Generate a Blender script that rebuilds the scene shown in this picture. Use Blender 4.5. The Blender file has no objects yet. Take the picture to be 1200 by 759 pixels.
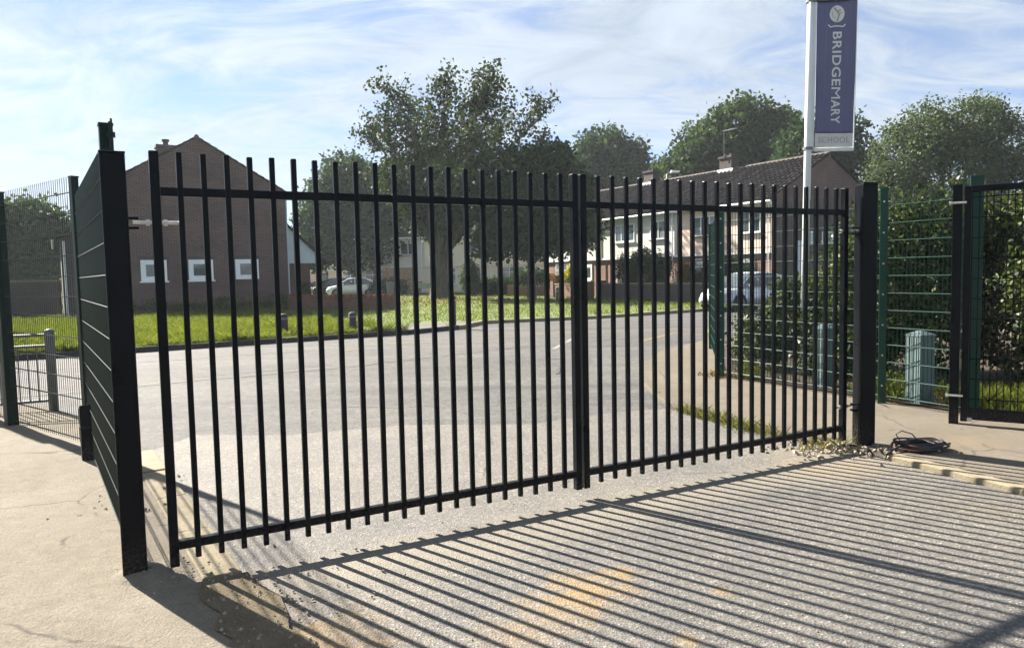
import bpy, math, random
import numpy as np
from mathutils import Vector, Matrix
random.seed(7); RNG = np.random.default_rng(11)
sc = bpy.context.scene
COL = sc.collection
R = math.radians

# ------------------------------------------------------------------ camera
FPX, W, H, EYE = 867.0, 1200.0, 759.0, 1.65
PITCH, ROLL = math.atan(59.5 / FPX), 0.021
cam_d = bpy.data.cameras.new('camera'); cam = bpy.data.objects.new('camera', cam_d); COL.objects.link(cam)
cam_d.sensor_fit = 'HORIZONTAL'; cam_d.sensor_width = 36.0; cam_d.lens = 36.0 * FPX / W
cam_d.clip_start = 0.05; cam_d.clip_end = 2000
_f = Vector((0, math.cos(PITCH), -math.sin(PITCH))); _r = Vector((1, 0, 0)); _u = _r.cross(_f)
_r2 = math.cos(ROLL) * _r - math.sin(ROLL) * _u; _u2 = math.cos(ROLL) * _u + math.sin(ROLL) * _r
_m = Matrix((_r2, _u2, -_f)).transposed().to_4x4(); _m.translation = (0, 0, EYE)
cam.matrix_world = _m
sc.camera = cam

# ------------------------------------------------------------------ light
SUN_AZ, SUN_EL = R(-49.2), R(37.0)            # azimuth measured from +Y towards +X
SDIR = Vector((math.sin(SUN_AZ) * math.cos(SUN_EL), math.cos(SUN_AZ) * math.cos(SUN_EL), math.sin(SUN_EL)))
sd = bpy.data.lights.new('sun', 'SUN'); sun = bpy.data.objects.new('sun', sd); COL.objects.link(sun)
sd.energy = 5.0; sd.angle = R(0.65); sd.color = (1.0, 0.93, 0.82)
sun.rotation_euler = (-SDIR).to_track_quat('-Z', 'Y').to_euler()
sun.location = (-20, 20, 30)

wd = bpy.data.worlds.new('World'); sc.world = wd; wd.use_nodes = True
nt = wd.node_tree; nt.nodes.clear()
def wn(t, **k):
    n = nt.nodes.new(t)
    for a, b in k.items(): setattr(n, a, b)
    return n
SKY_STRENGTH = 0.05
sky = wn('ShaderNodeTexSky', sky_type='NISHITA'); sky.sun_disc = False
sky.sun_elevation = SUN_EL; sky.sun_rotation = SUN_AZ; sky.air_density = 0.6; sky.dust_density = 0.0; sky.ozone_density = 4.0
tc = wn('ShaderNodeTexCoord'); sep = wn('ShaderNodeSeparateXYZ'); nt.links.new(tc.outputs['Generated'], sep.inputs[0])
def wmath(op, a, b=None, c=False):
    n = wn('ShaderNodeMath', operation=op); n.use_clamp = c
    for i, v in enumerate((a, b)):
        if v is None: continue
        if isinstance(v, (int, float)): n.inputs[i].default_value = v
        else: nt.links.new(v, n.inputs[i])
    return n.outputs[0]
zz = wmath('ADD', wmath('MAXIMUM', sep.outputs[2], 0.0), 0.24)
cx_ = wmath('DIVIDE', sep.outputs[0], zz); cy_ = wmath('DIVIDE', sep.outputs[1], zz)
comb = wn('ShaderNodeCombineXYZ'); nt.links.new(cx_, comb.inputs[0]); nt.links.new(cy_, comb.inputs[1])
mp = wn('ShaderNodeMapping'); mp.inputs['Scale'].default_value = (0.55, 1.0, 1.0); mp.inputs['Rotation'].default_value = (0, 0, R(24)); mp.inputs['Location'].default_value = (3.1, 1.7, 0)
nt.links.new(comb.outputs[0], mp.inputs[0])
n1 = wn('ShaderNodeTexNoise'); n1.inputs['Scale'].default_value = 1.35; n1.inputs['Detail'].default_value = 9; n1.inputs['Roughness'].default_value = 0.58; n1.inputs['Distortion'].default_value = 1.1
nt.links.new(mp.outputs[0], n1.inputs['Vector'])
n2 = wn('ShaderNodeTexNoise'); n2.inputs['Scale'].default_value = 4.2; n2.inputs['Detail'].default_value = 8; n2.inputs['Roughness'].default_value = 0.62; n2.inputs['Distortion'].default_value = 1.4
nt.links.new(mp.outputs[0], n2.inputs['Vector'])
cl = wmath('ADD', wmath('MULTIPLY', n1.outputs['Fac'], 0.62), wmath('MULTIPLY', n2.outputs['Fac'], 0.38))
rmp = wn('ShaderNodeMapRange'); rmp.interpolation_type = 'SMOOTHSTEP'
rmp.inputs['From Min'].default_value = 0.40; rmp.inputs['From Max'].default_value = 0.59; rmp.inputs['To Min'].default_value = 0.27; rmp.inputs['To Max'].default_value = 0.92

# thin cloud is brighter towards the sun (forward scattering)
vdot = wn('ShaderNodeVectorMath', operation='DOT_PRODUCT'); nt.links.new(tc.outputs['Generated'], vdot.inputs[0]); vdot.inputs[1].default_value = SDIR
glow = wmath('POWER', wmath('MAXIMUM', vdot.outputs['Value'], 0.0), 3.0)
nt.links.new(wmath('ADD', cl, wmath('MULTIPLY', glow, 0.075)), rmp.inputs['Value'])
cb = wmath('ADD', wmath('MULTIPLY', glow, 0.055), wmath('ADD', 0.108, wmath('MULTIPLY', n2.outputs['Fac'], 0.125)))
ccol = wn('ShaderNodeMix', data_type='RGBA', blend_type='MULTIPLY'); ccol.inputs['Factor'].default_value = 1.0
ccol.inputs[6].default_value = (0.92, 1.03, 1.15, 1); nt.links.new(cb, ccol.inputs[7])
bsky = wn('ShaderNodeBackground'); nt.links.new(sky.outputs[0], bsky.inputs['Color']); bsky.inputs['Strength'].default_value = SKY_STRENGTH
bcl = wn('ShaderNodeBackground'); nt.links.new(ccol.outputs[2], bcl.inputs['Color']); bcl.inputs['Strength'].default_value = 1.0
mixs = wn('ShaderNodeMixShader'); nt.links.new(rmp.outputs[0], mixs.inputs[0]); nt.links.new(bsky.outputs[0], mixs.inputs[1]); nt.links.new(bcl.outputs[0], mixs.inputs[2])
wo = wn('ShaderNodeOutputWorld'); nt.links.new(mixs.outputs[0], wo.inputs['Surface'])

sc.view_settings.view_transform = 'Standard'; sc.view_settings.look = 'None'
sc.view_settings.exposure = 2.1; sc.view_settings.gamma = 1.0
sc.render.engine = 'CYCLES'
sc.cycles.max_bounces = 6; sc.cycles.transparent_max_bounces = 8

# ------------------------------------------------------------------ materials
def newmat(name):
    m = bpy.data.materials.new(name); m.use_nodes = True
    t = m.node_tree; b = t.nodes['Principled BSDF']; return m, t, b
def lk(t, a, b): t.links.new(a, b)
def node(t, typ, **k):
    n = t.nodes.new(typ)
    for a, b in k.items(): setattr(n, a, b)
    return n
def setin(n, **k):
    for a, b in k.items(): n.inputs[a.replace('_', ' ')].default_value = b
def ramp(t, fac, stops):
    r = node(t, 'ShaderNodeValToRGB'); e = r.color_ramp.elements
    while len(e) < len(stops): e.new(0.5)
    for i, (p, c) in enumerate(stops): e[i].position = p; e[i].color = (*c, 1)
    lk(t, fac, r.inputs[0]); return r.outputs[0]
def noise(t, vec, scale, detail=4, rough=0.6, dist=0.0):
    n = node(t, 'ShaderNodeTexNoise'); setin(n, Scale=scale, Detail=detail, Roughness=rough, Distortion=dist)
    if vec is not None: lk(t, vec, n.inputs['Vector'])
    return n.outputs['Fac']
def mth(t, op, a, b=None, clamp=False):
    n = node(t, 'ShaderNodeMath', operation=op); n.use_clamp = clamp
    for i, v in enumerate((a, b)):
        if v is None: continue
        if isinstance(v, (int, float)): n.inputs[i].default_value = v
        else: lk(t, v, n.inputs[i])
    return n.outputs[0]
def mixc(t, fac, a, b, blend='MIX'):
    n = node(t, 'ShaderNodeMix', data_type='RGBA', blend_type=blend)
    for s, v in ((0, fac), (6, a), (7, b)):
        if isinstance(v, (int, float)): n.inputs[s].default_value = v
        elif isinstance(v, tuple): n.inputs[s].default_value = (*v, 1) if len(v) == 3 else v
        else: lk(t, v, n.inputs[s])
    return n.outputs[2]
def coords(t): return node(t, 'ShaderNodeTexCoord').outputs['Object']
def worldpos(t): return node(t, 'ShaderNodeNewGeometry').outputs['Position']
def bump(t, b, h, strength=0.3, dist=0.01):
    n = node(t, 'ShaderNodeBump'); setin(n, Strength=strength, Distance=dist); lk(t, h, n.inputs['Height']); lk(t, n.outputs[0], b.inputs['Normal'])
def maprange(t, v, a, b, c=0.0, d=1.0, smooth=True):
    n = node(t, 'ShaderNodeMapRange'); n.interpolation_type = 'SMOOTHSTEP' if smooth else 'LINEAR'
    setin(n, **{'From Min': a}) if False else None
    n.inputs['From Min'].default_value = a; n.inputs['From Max'].default_value = b; n.inputs['To Min'].default_value = c; n.inputs['To Max'].default_value = d
    lk(t, v, n.inputs['Value']); return n.outputs[0]

def plain(name, col, rough=0.5, metal=0.0, var=0.12, scale=6.0, bmp=0.0, spec=None):
    m, t, b = newmat(name); v = worldpos(t)
    f = noise(t, v, scale, 5)
    lo = tuple(max(0, c * (1 - var)) for c in col); hi = tuple(min(1, c * (1 + var)) for c in col)
    lk(t, ramp(t, f, [(0.3, lo), (0.7, hi)]), b.inputs['Base Color'])
    setin(b, Roughness=rough, Metallic=metal)
    if spec is not None: b.inputs['Specular IOR Level'].default_value = spec
    if bmp: bump(t, b, noise(t, v, scale * 12, 3), bmp, 0.004)
    return m

def paint_black():
    m, t, b = newmat('black_paint'); v = worldpos(t)
    f = noise(t, v, 3.5, 6, 0.65); g = noise(t, v, 60, 3)
    c = ramp(t, f, [(0.35, (0.0025, 0.0032, 0.005)), (0.75, (0.006, 0.007, 0.009))])
    sp = node(t, 'ShaderNodeSeparateXYZ'); lk(t, v, sp.inputs[0])
    dust = mth(t, 'MULTIPLY', maprange(t, sp.outputs[2], 0.0, 0.35, 1, 0), maprange(t, g, 0.4, 0.7))
    lk(t, mixc(t, mth(t, 'MULTIPLY', dust, 0.35), c, (0.16, 0.13, 0.10)), b.inputs['Base Color'])
    lk(t, maprange(t, f, 0.3, 0.7, 0.26, 0.40), b.inputs['Roughness'])
    b.inputs['Specular IOR Level'].default_value = 0.09
    bump(t, b, g, 0.06, 0.003)
    return m

def brick_mat(name, c1, c2, mortar, bw=0.225, bh=0.075, ms=0.011, axis='x', rough=0.85):
    m, t, b = newmat(name); v = coords(t)
    sp = node(t, 'ShaderNodeSeparateXYZ'); lk(t, v, sp.inputs[0])
    gn = node(t, 'ShaderNodeNewGeometry'); 
    tn = node(t, 'ShaderNodeTexCoord'); sn = node(t, 'ShaderNodeSeparateXYZ'); lk(t, tn.outputs['Normal'], sn.inputs[0])
    side = mth(t, 'GREATER_THAN', mth(t, 'ABSOLUTE', sn.outputs[0]), 0.6)
    hx = mth(t, 'ADD', mth(t, 'MULTIPLY', sp.outputs[0], mth(t, 'SUBTRACT', 1.0, side)), mth(t, 'MULTIPLY', sp.outputs[1], side))
    cb_ = node(t, 'ShaderNodeCombineXYZ'); lk(t, hx, cb_.inputs[0]); lk(t, sp.outputs[2], cb_.inputs[1])
    br = node(t, 'ShaderNodeTexBrick'); lk(t, cb_.outputs[0], br.inputs['Vector'])
    setin(br, Scale=1.0); br.inputs['Brick Width'].default_value = bw; br.inputs['Row Height'].default_value = bh; br.inputs['Mortar Size'].default_value = ms; br.inputs['Mortar Smooth'].default_value = 0.15; br.inputs['Bias'].default_value = 0.0
    br.inputs['Color1'].default_value = (*c1, 1); br.inputs['Color2'].default_value = (*c2, 1); br.inputs['Mortar'].default_value = (*mortar, 1)
    f = noise(t, v, 0.7, 5); g = noise(t, v, 25, 3)
    c = mixc(t, 1.0, br.outputs['Color'], ramp(t, f, [(0.3, (0.66, 0.67, 0.70)), (0.7, (1.22, 1.16, 1.12))]), 'MULTIPLY')
    c = mixc(t, 0.5, c, ramp(t, g, [(0.3, (0.7, 0.7, 0.7)), (0.7, (1.2, 1.2, 1.2))]), 'MULTIPLY')
    lk(t, c, b.inputs['Base Color']); setin(b, Roughness=rough)
    bump(t, b, mth(t, 'SUBTRACT', mth(t, 'MULTIPLY', g, 0.3), br.outputs['Fac']), 0.5, 0.008)
    return m

def tarmac(name, lo, hi, chip, scale=95.0, big=0.35, dusty=None, stains=(), rough=0.78, cracks=True, streak=0.0):
    m, t, b = newmat(name); v = worldpos(t)
    vo = node(t, 'ShaderNodeTexVoronoi'); setin(vo, Scale=scale, Randomness=1.0); lk(t, v, vo.inputs['Vector'])
    spc = node(t, 'ShaderNodeSeparateColor'); lk(t, vo.outputs['Color'], spc.inputs[0])
    c = ramp(t, spc.outputs[0], [(0.0, lo), (0.55, hi), (0.85, hi), (1.0, chip)])
    f = noise(t, v, big, 6, 0.62, 0.4); g = noise(t, v, 2.2, 6, 0.65, 0.3); fine = noise(t, v, 22, 4, 0.7)
    c = mixc(t, 1.0, c, ramp(t, f, [(0.28, (0.74, 0.76, 0.80)), (0.5, (1, 1, 1)), (0.72, (1.20, 1.15, 1.06))]), 'MULTIPLY')
    c = mixc(t, 0.8, c, ramp(t, g, [(0.3, (0.78, 0.79, 0.80)), (0.7, (1.2, 1.18, 1.14))]), 'MULTIPLY')
    c = mixc(t, 0.55, c, ramp(t, fine, [(0.3, (0.72, 0.72, 0.72)), (0.7, (1.25, 1.25, 1.25))]), 'MULTIPLY')
    if streak: c = mixc(t, 1.0, c, ramp(t, noise(t, v, 7.0, 8, 0.75), [(0.34, (0.72, 0.72, 0.73)), (0.5, (1, 1, 1)), (0.66, (1.30, 1.29, 1.27))]), 'MULTIPLY')
    mps = node(t, 'ShaderNodeMapping'); mps.inputs['Rotation'].default_value = (0, 0, R(-31.6)); mps.inputs['Scale'].default_value = (0.10, 1.3, 1); lk(t, v, mps.inputs[0])
    stre = noise(t, mps.outputs[0], 1.0, 6, 0.65, 0.2)
    c = mixc(t, streak, c, ramp(t, stre, [(0.32, (0.70, 0.71, 0.73)), (0.5, (1, 1, 1)), (0.68, (1.28, 1.26, 1.22))]), 'MULTIPLY')
    if dusty:                                    # pale grit collected along a line a-b
        (a, bb, wdt, colr) = dusty
        sp = node(t, 'ShaderNodeSeparateXYZ'); lk(t, v, sp.inputs[0])
        d = Vector((bb[0] - a[0], bb[1] - a[1])); d.normalize()
        px = mth(t, 'SUBTRACT', sp.outputs[0], a[0]); py = mth(t, 'SUBTRACT', sp.outputs[1], a[1])
        dist = mth(t, 'ABSOLUTE', mth(t, 'ADD', mth(t, 'MULTIPLY', px, -d.y), mth(t, 'MULTIPLY', py, d.x)))
        dist = mth(t, 'ADD', dist, mth(t, 'MULTIPLY', mth(t, 'SUBTRACT', noise(t, v, 2.0, 5, 0.6), 0.5), wdt * 1.5))
        fac = mth(t, 'MULTIPLY', maprange(t, dist, 0.05, wdt, 1, 0), maprange(t, fine, 0.3, 0.6, 0.45, 0.85))
        c = mixc(t, fac, c, colr)
    for (sx, sy, rad, colr, amt) in stains:      # spilt sand
        mpn = node(t, 'ShaderNodeVectorMath', operation='DISTANCE'); lk(t, v, mpn.inputs[0]); mpn.inputs[1].default_value = (sx, sy, 0)
        dd = mth(t, 'ADD', mpn.outputs['Value'], mth(t, 'MULTIPLY', mth(t, 'SUBTRACT', noise(t, v, 4.5, 6, 0.75), 0.5), rad * 2.4))
        fac = mth(t, 'MULTIPLY', maprange(t, dd, 0.0, rad, amt, 0), maprange(t, fine, 0.35, 0.6, 0.3, 1.0))
        c = mixc(t, fac, c, colr)
    if cracks:
        vc = node(t, 'ShaderNodeTexVoronoi', feature='DISTANCE_TO_EDGE'); setin(vc, Scale=0.33); 
        wv = node(t, 'ShaderNodeMix', data_type='VECTOR'); wv.inputs[0].default_value = 0.12
        nn = node(t, 'ShaderNodeTexNoise'); setin(nn, Scale=2.5, Detail=5); lk(t, v, nn.inputs['Vector'])
        lk(t, v, wv.inputs[4]); lk(t, nn.outputs['Color'], wv.inputs[5]); lk(t, wv.outputs[1], vc.inputs['Vector'])
        cr = mth(t, 'MULTIPLY', maprange(t, vc.outputs['Distance'], 0.0, 0.006, 1, 0), maprange(t, g, 0.52, 0.62, 0, 1))
        c = mixc(t, mth(t, 'MULTIPLY', cr, 0.8), c, (0.03, 0.028, 0.026))
    lk(t, c, b.inputs['Base Color']); setin(b, Roughness=rough); b.inputs['Specular IOR Level'].default_value = 0.35
    bump(t, b, mth(t, 'ADD', vo.outputs['Distance'], mth(t, 'MULTIPLY', fine, 0.7)), 0.7, 0.006)
    return m

def concrete(name, lo, hi, scale=1.1, stains=(), bumps=0.4, crack=True):
    m, t, b = newmat(name); v = worldpos(t)
    f = noise(t, v, scale, 8, 0.65, 0.5); g = noise(t, v, 9, 6, 0.7); h = noise(t, v, 75, 4, 0.7)
    c = ramp(t, f, [(0.25, lo), (0.75, hi)])
    c = mixc(t, 0.7, c, ramp(t, g, [(0.3, (0.80, 0.79, 0.77)), (0.7, (1.15, 1.15, 1.15))]), 'MULTIPLY')
    c = mixc(t, 0.75, c, ramp(t, h, [(0.3, (0.62, 0.62, 0.62)), (0.65, (1.22, 1.21, 1.18))]), 'MULTIPLY')
    for (sx, sy, rad, colr, amt) in stains:
        mpn = node(t, 'ShaderNodeVectorMath', operation='DISTANCE'); lk(t, v, mpn.inputs[0]); mpn.inputs[1].default_value = (sx, sy, 0)
        dd = mth(t, 'ADD', mpn.outputs['Value'], mth(t, 'MULTIPLY', mth(t, 'SUBTRACT', noise(t, v, 4.5, 6, 0.75), 0.5), rad * 2.4))
        c = mixc(t, mth(t, 'MULTIPLY', maprange(t, dd, 0.0, rad, amt, 0), maprange(t, h, 0.35, 0.6, 0.4, 1.0)), c, colr)
    if crack:
        vc = node(t, 'ShaderNodeTexVoronoi', feature='DISTANCE_TO_EDGE'); setin(vc, Scale=0.6)
        wv = node(t, 'ShaderNodeMix', data_type='VECTOR'); wv.inputs[0].default_value = 0.16
        nn = node(t, 'ShaderNodeTexNoise'); setin(nn, Scale=3.5, Detail=6); lk(t, v, nn.inputs['Vector'])
        lk(t, v, wv.inputs[4]); lk(t, nn.outputs['Color'], wv.inputs[5]); lk(t, wv.outputs[1], vc.inputs['Vector'])
        cr = mth(t, 'MULTIPLY', maprange(t, vc.outputs['Distance'], 0.0, 0.010, 1, 0), maprange(t, f, 0.46, 0.54, 0, 1))
        c = mixc(t, mth(t, 'MULTIPLY', cr, 0.7), c, (0.05, 0.045, 0.04))
    lk(t, c, b.inputs['Base Color']); setin(b, Roughness=0.9); b.inputs['Specular IOR Level'].default_value = 0.2
    bump(t, b, mth(t, 'ADD', mth(t, 'MULTIPLY', g, 1.4), mth(t, 'MULTIPLY', h, 1.3)), bumps, 0.016)
    return m

def leafmat(name, cols, trans=0.35, rough=0.8, spec=0.08):
    m, t, b = newmat(name)
    rp = node(t, 'ShaderNodeNewGeometry').outputs['Random Per Island']
    n = len(cols); c = ramp(t, rp, [(i / max(1, n - 1), cc) for i, cc in enumerate(cols)])
    cl_ = noise(t, worldpos(t), 0.6, 3)
    c = mixc(t, 0.6, c, ramp(t, cl_, [(0.3, (0.8, 0.85, 0.8)), (0.7, (1.2, 1.12, 1.0))]), 'MULTIPLY')
    lk(t, c, b.inputs['Base Color']); setin(b, Roughness=rough); b.inputs['Specular IOR Level'].default_value = spec
    tr = node(t, 'ShaderNodeBsdfTranslucent'); lk(t, mixc(t, 1.0, c, (1.5, 1.6, 0.7), 'MULTIPLY'), tr.inputs['Color'])
    mx = node(t, 'ShaderNodeMixShader'); mx.inputs[0].default_value = trans
    lk(t, b.outputs[0], mx.inputs[1]); lk(t, tr.outputs[0], mx.inputs[2]); lk(t, mx.outputs[0], t.nodes['Material Output'].inputs['Surface'])
    return m

def bark(name, lo, hi):
    m, t, b = newmat(name); v = worldpos(t)
    mpn = node(t, 'ShaderNodeMapping'); mpn.inputs['Scale'].default_value = (1, 1, 0.25); lk(t, v, mpn.inputs[0])
    f = noise(t, mpn.outputs[0], 9, 6, 0.7)
    lk(t, ramp(t, f, [(0.3, lo), (0.7, hi)]), b.inputs['Base Color']); setin(b, Roughness=0.9); bump(t, b, f, 0.8, 0.03)
    return m

def glassmat(name, col, rough=0.06):
    m, t, b = newmat(name); v = worldpos(t)
    f = noise(t, v, 1.3, 2)
    lk(t, ramp(t, f, [(0.35, tuple(c * .6 for c in col)), (0.65, tuple(c * 1.5 for c in col))]), b.inputs['Base Color'])
    setin(b, Roughness=rough); b.inputs['Specular IOR Level'].default_value = 0.8
    return m

SAND = (0.24, 0.155, 0.058)
M = {}
M['black'] = paint_black()
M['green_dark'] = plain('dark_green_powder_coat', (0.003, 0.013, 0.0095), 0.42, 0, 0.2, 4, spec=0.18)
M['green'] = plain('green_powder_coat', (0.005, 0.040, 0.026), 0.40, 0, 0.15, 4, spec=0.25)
M['steel'] = plain('galvanised_steel', (0.55, 0.54, 0.52), 0.38, 0.9, 0.2, 20)
M['grey_steel'] = plain('weathered_grey_steel', (0.15, 0.155, 0.16), 0.5, 0.4, 0.15, 8)
M['white_pole'] = plain('white_pole_paint', (0.58, 0.60, 0.60), 0.4, 0, 0.05, 4)
M['drive'] = tarmac('driveway_tarmac', (0.070, 0.066, 0.062), (0.122, 0.115, 0.106), (0.225, 0.21, 0.19), 85, 0.5,
                    dusty=((-1.6, 3.75), (3.1, 6.3), 0.42, (0.175, 0.155, 0.124)),
                    stains=((0.37, 3.75, 0.34, SAND, 0.75), (0.18, 3.52, 0.30, SAND, 0.55), (0.0, 3.3, 0.3, SAND, 0.35), (-0.95, 3.2, 0.5, SAND, 0.8), (-0.65, 2.7, 0.4, SAND, 0.7), (0.55, 3.95, 0.16, SAND, 0.7), (1.05, 3.7, 0.09, SAND, 0.6), (0.75, 3.2, 0.08, SAND, 0.6), (2.6, 6.0, 0.7, (0.21, 0.165, 0.105), 0.6), (3.2, 4.9, 0.5, (0.19, 0.15, 0.095), 0.35)))
M['road'] = tarmac('road_tarmac', (0.044, 0.0435, 0.0425), (0.078, 0.076, 0.074), (0.118, 0.114, 0.109), 60, 0.22, rough=0.85, streak=1.0)
M['path'] = tarmac('footway_tarmac', (0.06, 0.057, 0.056), (0.09, 0.086, 0.082), (0.12, 0.115, 0.11), 60, 0.3)
M['pave_left'] = concrete('sandy_concrete', (0.148, 0.128, 0.099), (0.208, 0.186, 0.152), 0.9, bumps=0.7)
M['pave_right'] = concrete('tan_pavement', (0.108, 0.093, 0.073), (0.155, 0.136, 0.110), 0.8, stains=((4.1, 6.6, 0.5, (0.20, 0.15, 0.09), 0.4),))
M['kerb'] = concrete('kerb_concrete', (0.185, 0.158, 0.110), (0.255, 0.222, 0.160), 3.0, bumps=0.3, crack=False)
M['kerb_dark'] = concrete('weathered_kerb', (0.035, 0.034, 0.032), (0.06, 0.058, 0.055), 3.0, bumps=0.3, crack=False)
M['soil'] = concrete('soil', (0.035, 0.027, 0.018), (0.07, 0.055, 0.04), 2.0, crack=False)
M['turf'] = plain('turf_soil', (0.068, 0.098, 0.016), 0.95, 0, 0.45, 0.5)
M['grass'] = leafmat('grass_blades', [(0.050, 0.075, 0.014), (0.085, 0.110, 0.020), (0.115, 0.135, 0.028), (0.14, 0.13, 0.045)], 0.45)
def patch_grass():
    m = M['grass']; t = m.node_tree; b = t.nodes['Principled BSDF']; src = b.inputs['Base Color'].links[0].from_socket
    f = noise(t, worldpos(t), 0.9, 5, 0.65); c = mixc(t, 1.0, src, ramp(t, f, [(0.30, (0.62, 0.72, 0.70)), (0.5, (1, 1, 1)), (0.70, (1.35, 1.10, 1.0))]), 'MULTIPLY')
    lk(t, c, b.inputs['Base Color'])
patch_grass()
M['dry'] = leafmat('dry_grass', [(0.08, 0.085, 0.025), (0.16, 0.13, 0.06), (0.05, 0.075, 0.015)], 0.3)
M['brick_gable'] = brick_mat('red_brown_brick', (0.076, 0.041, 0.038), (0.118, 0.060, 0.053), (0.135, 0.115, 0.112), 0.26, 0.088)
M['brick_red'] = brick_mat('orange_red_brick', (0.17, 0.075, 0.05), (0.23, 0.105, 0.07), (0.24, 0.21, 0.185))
M['brick_end'] = brick_mat('dull_red_brick', (0.090, 0.050, 0.045), (0.125, 0.065, 0.056), (0.14, 0.122, 0.115))
M['brick_wall'] = brick_mat('garden_wall_brick', (0.130, 0.056, 0.034), (0.175, 0.076, 0.046), (0.15, 0.12, 0.095))
M['coping'] = plain('terracotta_coping', (0.16, 0.055, 0.03), 0.8, 0, 0.3, 3)
M['brick_dark'] = brick_mat('dark_brick', (0.05, 0.034, 0.033), (0.075, 0.047, 0.043), (0.09, 0.083, 0.08))
M['tile'] = plain('roof_tile', (0.036, 0.032, 0.033), 0.9, 0, 0.35, 3, 0.2, spec=0.15)
def tile_mat():
    m = M['tile']; t = m.node_tree; b = t.nodes['Principled BSDF']; src = b.inputs['Base Color'].links[0].from_socket
    rp = node(t, 'ShaderNodeNewGeometry').outputs['Random Per Island']
    lk(t, mixc(t, 1.0, src, ramp(t, rp, [(0.0, (0.55, 0.55, 0.57)), (0.5, (1, 1, 1)), (1.0, (1.55, 1.45, 1.4))]), 'MULTIPLY'), b.inputs['Base Color'])
tile_mat()
M['ridge'] = plain('ridge_tile', (0.06, 0.045, 0.04), 0.8, 0, 0.3, 3)
M['render_white'] = plain('white_cladding', (0.56, 0.55, 0.51), 0.75, 0, 0.06, 1.5)
M['render_pink'] = plain('pink_beige_cladding', (0.70, 0.54, 0.44), 0.75, 0, 0.06, 1.5)
M['render_cream'] = plain('cream_render', (0.76, 0.70, 0.56), 0.8, 0, 0.07, 1.0)
M['upvc'] = plain('white_upvc', (0.78, 0.79, 0.80), 0.35, 0, 0.04, 5)
M['barge'] = plain('pale_blue_grey_boarding', (0.50, 0.56, 0.62), 0.5, 0, 0.06, 3)
M['glass'] = glassmat('window_glass', (0.05, 0.06, 0.07))
M['glass_pale'] = glassmat('net_curtain_glass', (0.22, 0.25, 0.26), 0.15)
M['door'] = plain('dark_door', (0.05, 0.045, 0.05), 0.4, 0, 0.2, 3)
M['car_white'] = plain('white_car_paint', (0.70, 0.71, 0.72), 0.22, 0, 0.02, 3)
M['car_silver'] = plain('silver_car_paint', (0.52, 0.55, 0.60), 0.25, 0.35, 0.03, 3)
M['car_grey'] = plain('grey_car_paint', (0.12, 0.13, 0.14), 0.25, 0.3, 0.03, 3)
M['tyre'] = plain('tyre_rubber', (0.018, 0.018, 0.018), 0.85, 0, 0.1, 20)
M['lamp_glass'] = plain('headlight_glass', (0.55, 0.58, 0.60), 0.1, 0.2, 0.1, 20)
M['tail'] = plain('red_tail_light', (0.35, 0.02, 0.015), 0.2, 0, 0.1, 10)
M['plate'] = plain('number_plate', (0.72, 0.72, 0.68), 0.4, 0, 0.03, 10)
M['bollard'] = plain('blue_grey_painted_timber', (0.105, 0.155, 0.16), 0.6, 0, 0.18, 7, 0.25)
M['cable'] = plain('black_cable', (0.02, 0.02, 0.022), 0.5, 0, 0.3, 40)
M['cable_red'] = plain('red_brown_cable', (0.07, 0.018, 0.016), 0.5, 0, 0.3, 40)
M['rubble'] = plain('rubble_stone', (0.26, 0.215, 0.16), 0.9, 0, 0.35, 18, 0.4)
M['yellow_line'] = concrete('worn_yellow_paint', (0.20, 0.15, 0.045), (0.24, 0.19, 0.075), 3, crack=False)
M['white_line'] = concrete('worn_white_paint', (0.17, 0.166, 0.16), (0.24, 0.236, 0.23), 3, crack=False)
M['seam'] = plain('bitumen_seam', (0.045, 0.043, 0.042), 0.7, 0, 0.3, 6)
M['bin'] = plain('grey_plastic', (0.12, 0.13, 0.14), 0.5, 0, 0.1, 5)
M['dark_timber'] = plain('dark_stained_timber', (0.045, 0.035, 0.035), 0.8, 0, 0.3, 5)
M['timber'] = plain('weathered_timber', (0.30, 0.20, 0.12), 0.8, 0, 0.25, 5)
M['sign_green'] = plain('grey_green_sign', (0.22, 0.30, 0.26), 0.5, 0, 0.1, 5)
M['letter'] = plain('pale_grey_print', (0.58, 0.58, 0.56), 0.7, 0, 0.05, 5)
M['letter_dark'] = plain('grey_print', (0.26, 0.255, 0.24), 0.7, 0, 0.05, 5)
M['banner_grey'] = plain('pale_grey_fabric', (0.50, 0.49, 0.46), 0.75, 0, 0.06, 5)
M['bark'] = bark('bark', (0.035, 0.03, 0.024), (0.11, 0.095, 0.075))
M['twig'] = bark('twig_bark', (0.05, 0.04, 0.03), (0.12, 0.10, 0.08))
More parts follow.
